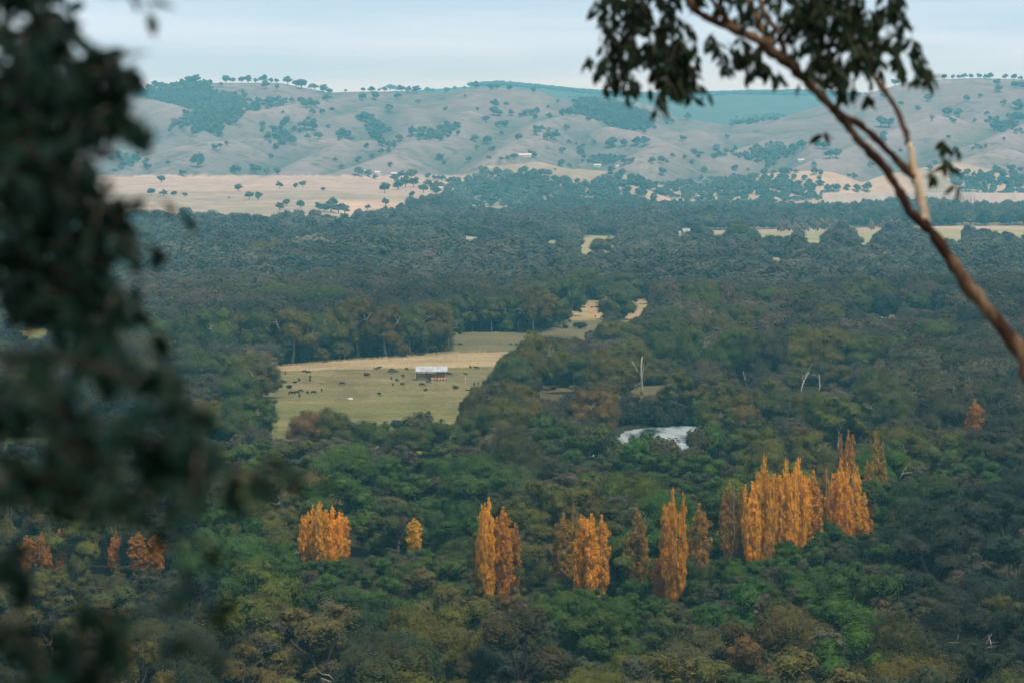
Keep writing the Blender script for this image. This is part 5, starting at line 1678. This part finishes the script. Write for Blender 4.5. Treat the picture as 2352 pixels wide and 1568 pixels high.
RB = [(1355, 6, 34, 8, 1), (1430, 40, 45, 40, 1), (1405, 85, 32, 35, 1), (1420, 150, 42, 46, 1), (1442, 190, 26, 22, .8), (1500, 30, 56, 36, 1.1), (1480, 110, 42, 50, 1.2), (1530, 150, 48, 55, 1.6), (1560, 100, 38, 60, 1.3), (1522, 208, 20, 28, 1), (1590, 198, 24, 16, 1), (1560, 190, 26, 22, 1),
      (1650, 115, 26, 28, .9), (1665, 155, 16, 14, .9), (1720, 105, 36, 26, 1), (1752, 145, 26, 22, 1), (1785, 165, 12, 20, .8), (1690, 30, 50, 26, .7), (1860, 60, 56, 56, 1.25), (1905, 30, 66, 44, 1.25), (1850, 130, 36, 36, 1), (1920, 110, 56, 46, 1.3), (1895, 180, 40, 22, .8), (1970, 60, 46, 50, 1), (1990, 130, 30, 36, .8),
      (1935, 170, 34, 28, .8), (1960, 212, 20, 22, .8), (2040, 60, 36, 46, .5), (2062, 110, 36, 36, .6), (2100, 120, 20, 36, .55), (2128, 150, 18, 24, 1.3), (2120, 185, 12, 12, 1), (2050, 150, 36, 26, .5), (2035, 10, 56, 26, .55), (2080, 40, 26, 26, .4), (1355, 148, 6, 8, .6), (1902, 312, 4, 6, .6), (1990, 238, 6, 14, .7), (1780, 40, 40, 40, .6),
      (2170, 342, 4, 6, .5), (2194, 350, 4, 6, .5), (2165, 376, 4, 5, .5), (2186, 382, 4, 5, .5), (2140, 404, 4, 6, .5), (2194, 434, 4, 5, .5), (1820, -20, 160, 30, .8), (1560, -20, 160, 30, .8)]
tw = []
for (x, y, a, b, dn) in RB:
    n = max(1, int(round(a * b * dn / 140.0)))
    for i in range(n):
        th = NR.rand() * 6.283; r = math.sqrt(NR.rand())
        p = at_depth(x + a * r * math.cos(th), y + b * r * math.sin(th) - 16, RY + NR.normal() * .5) - root
        tw.append((p, (NR.normal() * .6, NR.normal() * .6, -.5), .10 + .10 * NR.rand() if n > 1 else .05))
for i in range(500):  # unseen leaves above the frame, added to shade this tree's boughs
    p = Vector((NR.uniform(1.0, 6.5), RY + NR.uniform(-3.5, 2.5), CAMZ + NR.uniform(1.9, 5.0))) - root
    tw.append((p, (NR.normal(), NR.normal(), -.3), .3))
link('crown', near_leaves('eucalyptus_leaves', tw, NR, .120, .36, .62, 6, [M['dark_bark'], M['near_leaf']]), o).color = (.012, .025, .010, 1)
tag(o, 'leaning eucalypt with peeling red-brown bark arching in from the right', 'tree')

# left eucalypt: trunk outside the frame, leafy boughs reaching in
LY = 8.5
o2 = empty('eucalyptus_tree', (0, 0, 0))
base = Vector((-3.0, 9.0, 0)); base.z = H1(base.x, base.y)
root = base.copy(); o2.location = root
m = MB()
tp = smooth([base + Vector((0, 0, -.4)), base + Vector((.05, 0, 1.5)), base + Vector((.0, -.05, 3.5)), base + Vector((.15, -.1, 5.5)), base + Vector((.4, -.1, 8))])
m.tube(loc(tp), [float(v) for v in np.interp(np.linspace(0, 1, len(tp)), [0, .1, 1], [.22, .16, .05])], 12)
link('trunk', m.mesh('trunk', [M['near_bark']], True), o2)
LB = [(60, 110, 90, 60, 1, 0), (30, 220, 90, 80, 1, 0), (150, 170, 60, 44, 1, 0), (195, 205, 66, 52, 1.2, 0), (278, 178, 36, 28, 1.3, 0), (312, 212, 26, 14, 1, 0), (120, 285, 120, 70, 1.15, 0), (235, 262, 46, 34, 1.2, 0), (288, 276, 36, 13, 1.4, 0), (60, 380, 105, 85, 1.2, 0), (165, 335, 40, 44, 1.1, 0), (140, 425, 66, 60, 1.1, 0),
      (212, 440, 20, 50, 1, 0), (262, 468, 18, 34, 1, 0), (345, 484, 20, 9, 1, 0), (95, 520, 120, 76, 1.15, 0), (225, 525, 52, 42, 1.1, 0), (60, 640, 84, 76, 1, 0), (175, 620, 84, 52, 1.05, 0), (268, 560, 34, 34, 1, 0), (130, 700, 74, 46, .9, 0), (238, 700, 54, 50, .9, 0), (250, 770, 34, 30, .9, 0), (10, 40, 50, 60, 1, 0), (120, 20, 60, 24, .8, 0), (280, 8, 16, 18, .8, 0),
      (330, 850, 84, 44, 1.1, 1), (190, 810, 110, 50, 1.1, 1), (60, 790, 60, 40, .9, 1), (425, 925, 80, 50, .75, 1), (370, 1005, 110, 60, 1.2, 1), (520, 1060, 96, 44, .9, 1), (605, 1092, 52, 26, 1.1, 1), (430, 1115, 80, 50, .8, 1), (240, 1050, 120, 70, 1.5, 1), (40, 985, 100, 80, 1.5, 1), (80, 1095, 120, 52, 1.5, 1), (330, 1130, 90, 34, .9, 1), (40, 870, 60, 60, .9, 1), (160, 900, 60, 40, .8, 1), (450, 1235, 54, 60, .55, 1), (420, 1335, 50, 50, .45, 1),
      (70, 1270, 60, 30, .4, 1), (120, 1450, 150, 80, .9, 1), (300, 1500, 130, 70, .35, 1), (50, 1550, 110, 50, 1.1, 1), (20, 1330, 40, 60, .7, 1)]
tw = []
mbr = []
for (x, y, a, b, dn, low) in LB:
    Yb = (6.6 if low else LY)
    n = max(1, int(round(a * b * dn / (360.0 if not low else 1250.0))))
    for i in range(n):
        th = NR.rand() * 6.283; r = math.sqrt(NR.rand())
        Yk = Yb + NR.normal() * (.55 if not low else .35)
        p = at_depth(x + a * r * math.cos(th), y + b * r * math.sin(th) - 30, Yk) - root
        tw.append((p, (.5 + NR.normal() * .7, NR.normal() * .7, -.2), .10 + .06 * NR.rand()))
for i in range(900):  # unseen upper leaf mass, added toward the sun to shade the boughs
    p = Vector((NR.uniform(-4.2, 1.6), NR.uniform(4.0, 11.0), CAMZ + NR.uniform(1.15, 4.0))) - root
    tw.append((p, (NR.normal(), NR.normal(), -.3), .3))
link('crown', near_leaves('eucalyptus_leaves', tw, NR, .092, .44, .35, 6, [M['dark_bark'], M['near_leaf']]), o2).color = (.006, .023, .016, 1)
for j, pts in enumerate([[(-500, 300), (-100, 240), (100, 200), (230, 210), (320, 214)], [(-600, 450), (-150, 400), (60, 400), (170, 430), (260, 470)], [(-600, 620), (-150, 600), (60, 600), (200, 640), (250, 740)], [(-400, 60), (-80, 60), (80, 90), (200, 160), (290, 180)], [(-500, 480), (-100, 500), (120, 490), (345, 482)]]):
    st = tp[6 + j * 2]
    S = smooth([st] + pathD(pts, LY + .3, LY))
    m = MB(); m.tube(loc(S), [float(v) for v in np.linspace(.022, .005, len(S))], 7)
    link('branch', m.mesh('branch', [M['twig_bark']], True), o2)
for j, pts in enumerate([[(-900, 800), (-200, 860), (150, 960), (400, 1020), (600, 1090)], [(-900, 1000), (-200, 1080), (100, 1140), (300, 1190), (430, 1280)], [(-900, 1300), (-300, 1400), (80, 1450), (300, 1490)], [(-500, 820), (0, 820), (200, 840), (420, 920)]]):
    st = tp[2 + j]
    S = smooth([st] + pathD(pts, 7.0, 6.6))
    m = MB(); m.tube(loc(S), [float(v) for v in np.linspace(.016, .004, len(S))], 7)
    link('branch', m.mesh('branch', [M['twig_bark']], True), o2)
tag(o2, 'dark broad-leaved eucalypt whose blurred boughs hang in from left', 'tree')

# ------------------------------------------------------------------ labels
LMARK = {
    'forest': [('the widest golden poplar clump', 745, 1230), ('the small golden poplar', 951, 1225), ('the twin golden poplars', 1145, 1260), ('the bare-stemmed poplars', 1350, 1270), ('the brown-olive poplar', 1462, 1250),
               ('the tallest orange spire', 1546, 1240), ('the slim olive-gold poplar', 1605, 1250), ('the big orange poplar stand', 1780, 1180), ('the rightmost poplar stand', 1960, 1150), ('the faded lone poplar', 2238, 950), ('the hidden rusty poplars', 330, 1270), ('the leftmost rusty poplars', 98, 1270),
               ('the river', 1510, 1005), ('the tall bleached dead tree', 1475, 860), ('the paddock dead tree', 1068, 880), ('the hay shed', 990, 860), ('the straw strip', 780, 838), ('the far cattle paddock', 1420, 715), ('the small meadow', 1560, 895), ('the white spreading dead tree', 2150, 700), ('the leaning trunk', 2260, 690),
               ('the pale farm building', 1094, 552), ('the far strip field', 1800, 540), ('the bare grass glade', 2035, 710), ('the forked white bare tree', 1945, 880), ('the left green glade', 95, 990), ('the hanging leaves', 300, 850), ('the low bough tip', 620, 1100), ('the water trough', 805, 915),
               ('the lower left corner', 80, 1530), ('the bottom edge middle', 1176, 1560), ('the lower right corner', 2300, 1540), ('the yellowish-topped bush', 962, 975), ('the gabled farmhouse', 1585, 535), ('the river bank bushes', 1500, 950), ('the herd of black cows', 690, 885)],
    'poplar': [('the widest golden clump', 745, 1400), ('the paddock', 900, 1050), ('the river', 1500, 1010), ('the hanging leaves', 200, 1120), ('the tallest orange spire', 1546, 1100), ('the big orange stand', 1790, 1330), ('the right-hand tall stand', 1960, 1330)],
    'dead': [('the river', 1510, 1005), ('the hay shed', 990, 860), ('the small meadow', 1560, 895), ('the leaning trunk', 2260, 690), ('the poplar stand', 1800, 1100)],
    'shrub': [('the hay shed', 990, 860), ('the river', 1510, 1010), ('the far cattle paddock', 1400, 715), ('the water trough', 805, 915), ('the white dead tree', 1068, 880), ('the herd of black cows', 690, 885)],
    'pale': [('the far strip field', 1800, 545)],
    'hill': [('the golden paddock', 620, 430), ('the dark gully wood', 460, 250), ('the dark plantation', 1420, 255), ('the village wood', 1130, 440), ('the white hillside homestead', 1206, 358), ('the blue farthest ridge', 1720, 240), ('the dam', 2140, 448), ('the long tree belt', 1660, 440), ('the far right hilltop', 2220, 200), ('the central bare hilltop', 1120, 205), ('the western bare hilltop', 560, 190), ('the beige square building', 1346, 425),
             ('the notch in the skyline', 757, 213), ('the creek wood', 1780, 355), ('the first bare spur', 400, 350), ('the long bare spur', 720, 360), ('the round hollow', 620, 350), ('the dark rounded hill end', 2300, 330), ('the forked branches', 2050, 320)],
    'cow': [('the hay shed', 990, 858), ('the water trough', 805, 915), ('the white dead tree', 1068, 885), ('the round dark shrub', 664, 890), ('the straw strip', 760, 840), ('the far cattle paddock', 1370, 705), ('the flat green shrub', 842, 862), ('the tree line', 850, 812), ('the small meadow', 1270, 895), ('the row of grazing cows', 690, 902)]}
import re


def relation(x, y, lm, sc):
    best = None
    for nm, a, b in lm:
        d = math.hypot(x - a, (y - b) * 1.3)
        if best is None or d < best[0]: best = (d, nm, x - a, y - b)
    d, nm, dx, dy = best
    if d < sc * .45: r = 'right at'
    elif abs(dx) < abs(dy) * 1.1: r = 'in front of' if dy > 0 else 'behind'
    elif d > sc * 2.2: r = 'well left of' if dx < 0 else 'well right of'
    else: r = 'left of' if dx < 0 else 'right of'
    return f'{r} {nm}'


def key(l): return ' '.join(re.findall(r"[a-z'-]+", l.lower()))


groups = {}
for t in THINGS:
    sc = {'forest': 90, 'hill': 50, 'cow': 26, 'poplar': 60}.get(t['pool'], 50)
    t['lab'] = f"{t['noun']} {relation(t['x'], t['y'], LMARK[t['pool']], sc)}"
    groups.setdefault(key(t['lab']), []).append(t)
ORD2 = ['leftmost', 'second from left', 'third from left', 'fourth from left', 'fifth from left', 'sixth from left', 'seventh from left', 'eighth from left', 'ninth from left', 'tenth from left', 'eleventh from left', 'twelfth from left', 'thirteenth from left', 'fourteenth from left', 'fifteenth from left', 'sixteenth from left']
seen = set()
for k, g in groups.items():
    g.sort(key=lambda t: t['x'])
    for i, t in enumerate(g):
        l = t['lab'] if len(g) == 1 else f"{t['lab']}, {ORD2[min(i, 15)]}"
        if len(l.split()) > 16: l = l.replace('well ', '').replace('in front of', 'below')
        t['o']['label'] = l
        if key(l) in seen: print('DUP', l)
        seen.add(key(l))
        if not 4 <= len(l.split()) <= 16: print('LEN', l)

# ------------------------------------------------------------------ air, sky, sun, camera
q = NT('blue valley haze')
pv = q.t.nodes.new('ShaderNodeVolumePrincipled')
pv.inputs['Color'].default_value = HAZE_COL
pv.inputs['Density'].default_value = HAZE_DENS
pv.inputs['Anisotropy'].default_value = HAZE_G
pv.inputs['Absorption Color'].default_value = (1, 1, 1, 1)
q.t.links.new(pv.outputs[0], q.out.inputs['Volume'])
m = MB()
x0, x1, y0, y1, z0, z1 = -9500, 9500, -300, 24800, -520, 640
m.add([(x0, y0, z0), (x1, y0, z0), (x1, y1, z0), (x0, y1, z0), (x0, y0, z1), (x1, y0, z1), (x1, y1, z1), (x0, y1, z1)], [(3, 2, 1, 0), (4, 5, 6, 7), (0, 1, 5, 4), (1, 2, 6, 5), (2, 3, 7, 6), (3, 0, 4, 7)])
tag(link('haze', m.mesh('haze', [q.m])), 'thin blue haze lying over the whole valley', kind='stuff')

w = bpy.data.worlds.new('World'); SC.world = w; w.use_nodes = True
nt = w.node_tree; nt.nodes.clear()
wo = nt.nodes.new('ShaderNodeOutputWorld'); bg = nt.nodes.new('ShaderNodeBackground'); bg.inputs['Strength'].default_value = SKY_STR
sky = nt.nodes.new('ShaderNodeTexSky'); sky.sky_type = 'NISHITA'; sky.sun_disc = False
sky.sun_elevation = SUN_EL; sky.sun_rotation = SUN_AZ; sky.altitude = 200; sky.air_density = 1.0; sky.dust_density = 1.5; sky.ozone_density = 1.0
tc = nt.nodes.new('ShaderNodeTexCoord')
mp = nt.nodes.new('ShaderNodeMapping'); mp.inputs['Scale'].default_value = (2.4, 2.4, 38.0); mp.inputs['Rotation'].default_value = (0, .05, 0)
nz = nt.nodes.new('ShaderNodeTexNoise'); nz.inputs['Scale'].default_value = 1.6; nz.inputs['Detail'].default_value = 5; nz.inputs['Roughness'].default_value = .5
mr = nt.nodes.new('ShaderNodeMapRange'); mr.inputs[1].default_value = .38; mr.inputs[2].default_value = .60; mr.inputs[3].default_value = 0.0; mr.inputs[4].default_value = 1.0
def wmix(fac, a_, b_):
    nd = nt.nodes.new('ShaderNodeMix'); nd.data_type = 'RGBA'
    for s_, v_ in ((nd.inputs[0], fac), (nd.inputs[6], a_), (nd.inputs[7], b_)):
        if isinstance(v_, bpy.types.NodeSocket): nt.links.new(v_, s_)
        else: s_.default_value = v_
    return nd.outputs[2]


L = nt.links.new
sx = nt.nodes.new('ShaderNodeSeparateXYZ'); mz = nt.nodes.new('ShaderNodeMapRange'); mz.inputs[1].default_value = .08; mz.inputs[2].default_value = .36
L(tc.outputs['Generated'], sx.inputs[0]); L(sx.outputs['Z'], mz.inputs[0])
L(tc.outputs['Generated'], mp.inputs['Vector']); L(mp.outputs[0], nz.inputs['Vector']); L(nz.outputs['Fac'], mr.inputs[0])
veil = wmix(mr.outputs[0], CLOUD, CLOUD_WHITE)          # bands of thin and thicker overcast
veil = wmix(mz.outputs[0], veil, CLOUD_HIGH)            # the cloud deck overhead
L(wmix(.95, sky.outputs[0], veil), bg.inputs['Color']); L(bg.outputs[0], wo.inputs['Surface'])

sun = bpy.data.lights.new('sun', 'SUN'); sun.energy = SUN_E; sun.angle = math.radians(SUN_ANG); sun.color = SUN_COL
so = bpy.data.objects.new('sun', sun); COL.objects.link(so)
# direction towards the sun: azimuth measured clockwise from +Y
sd_ = Vector((math.sin(SUN_AZ) * math.cos(SUN_EL), math.cos(SUN_AZ) * math.cos(SUN_EL), math.sin(SUN_EL)))
so.rotation_euler = (-sd_).to_track_quat('-Z', 'Y').to_euler(); so.location = (0, -200, 500)

cam = bpy.data.cameras.new('camera'); cam.lens = 100; cam.sensor_width = 36; cam.clip_end = 60000; cam.clip_start = .3
cam.dof.use_dof = True; cam.dof.focus_distance = 1450; cam.dof.aperture_fstop = 2.3; cam.dof.aperture_blades = 9
co = bpy.data.objects.new('camera', cam); COL.objects.link(co)
co.location = (0, 0, CAMZ); co.rotation_euler = (math.pi / 2 - PITCH, 0, 0)
SC.camera = co

SC.render.engine = 'CYCLES'
c = SC.cycles
c.max_bounces = 4; c.diffuse_bounces = 1; c.glossy_bounces = 2; c.transmission_bounces = 2; c.volume_bounces = 1; c.transparent_max_bounces = 4
c.caustics_reflective = False; c.caustics_refractive = False
c.use_denoising = True; c.sample_clamp_indirect = 4.0
try:
    c.denoiser = 'OPENIMAGEDENOISE'
    c.denoising_input_passes = 'RGB_ALBEDO_NORMAL'
except Exception as e:
    print('denoise', e)
SC.render.resolution_x = 1024; SC.render.resolution_y = 682
SC.view_settings.view_transform = 'Standard'; SC.view_settings.look = 'None'; SC.view_settings.exposure = EXPO; SC.view_settings.gamma = 1.0
print('objects', len(SC.objects))
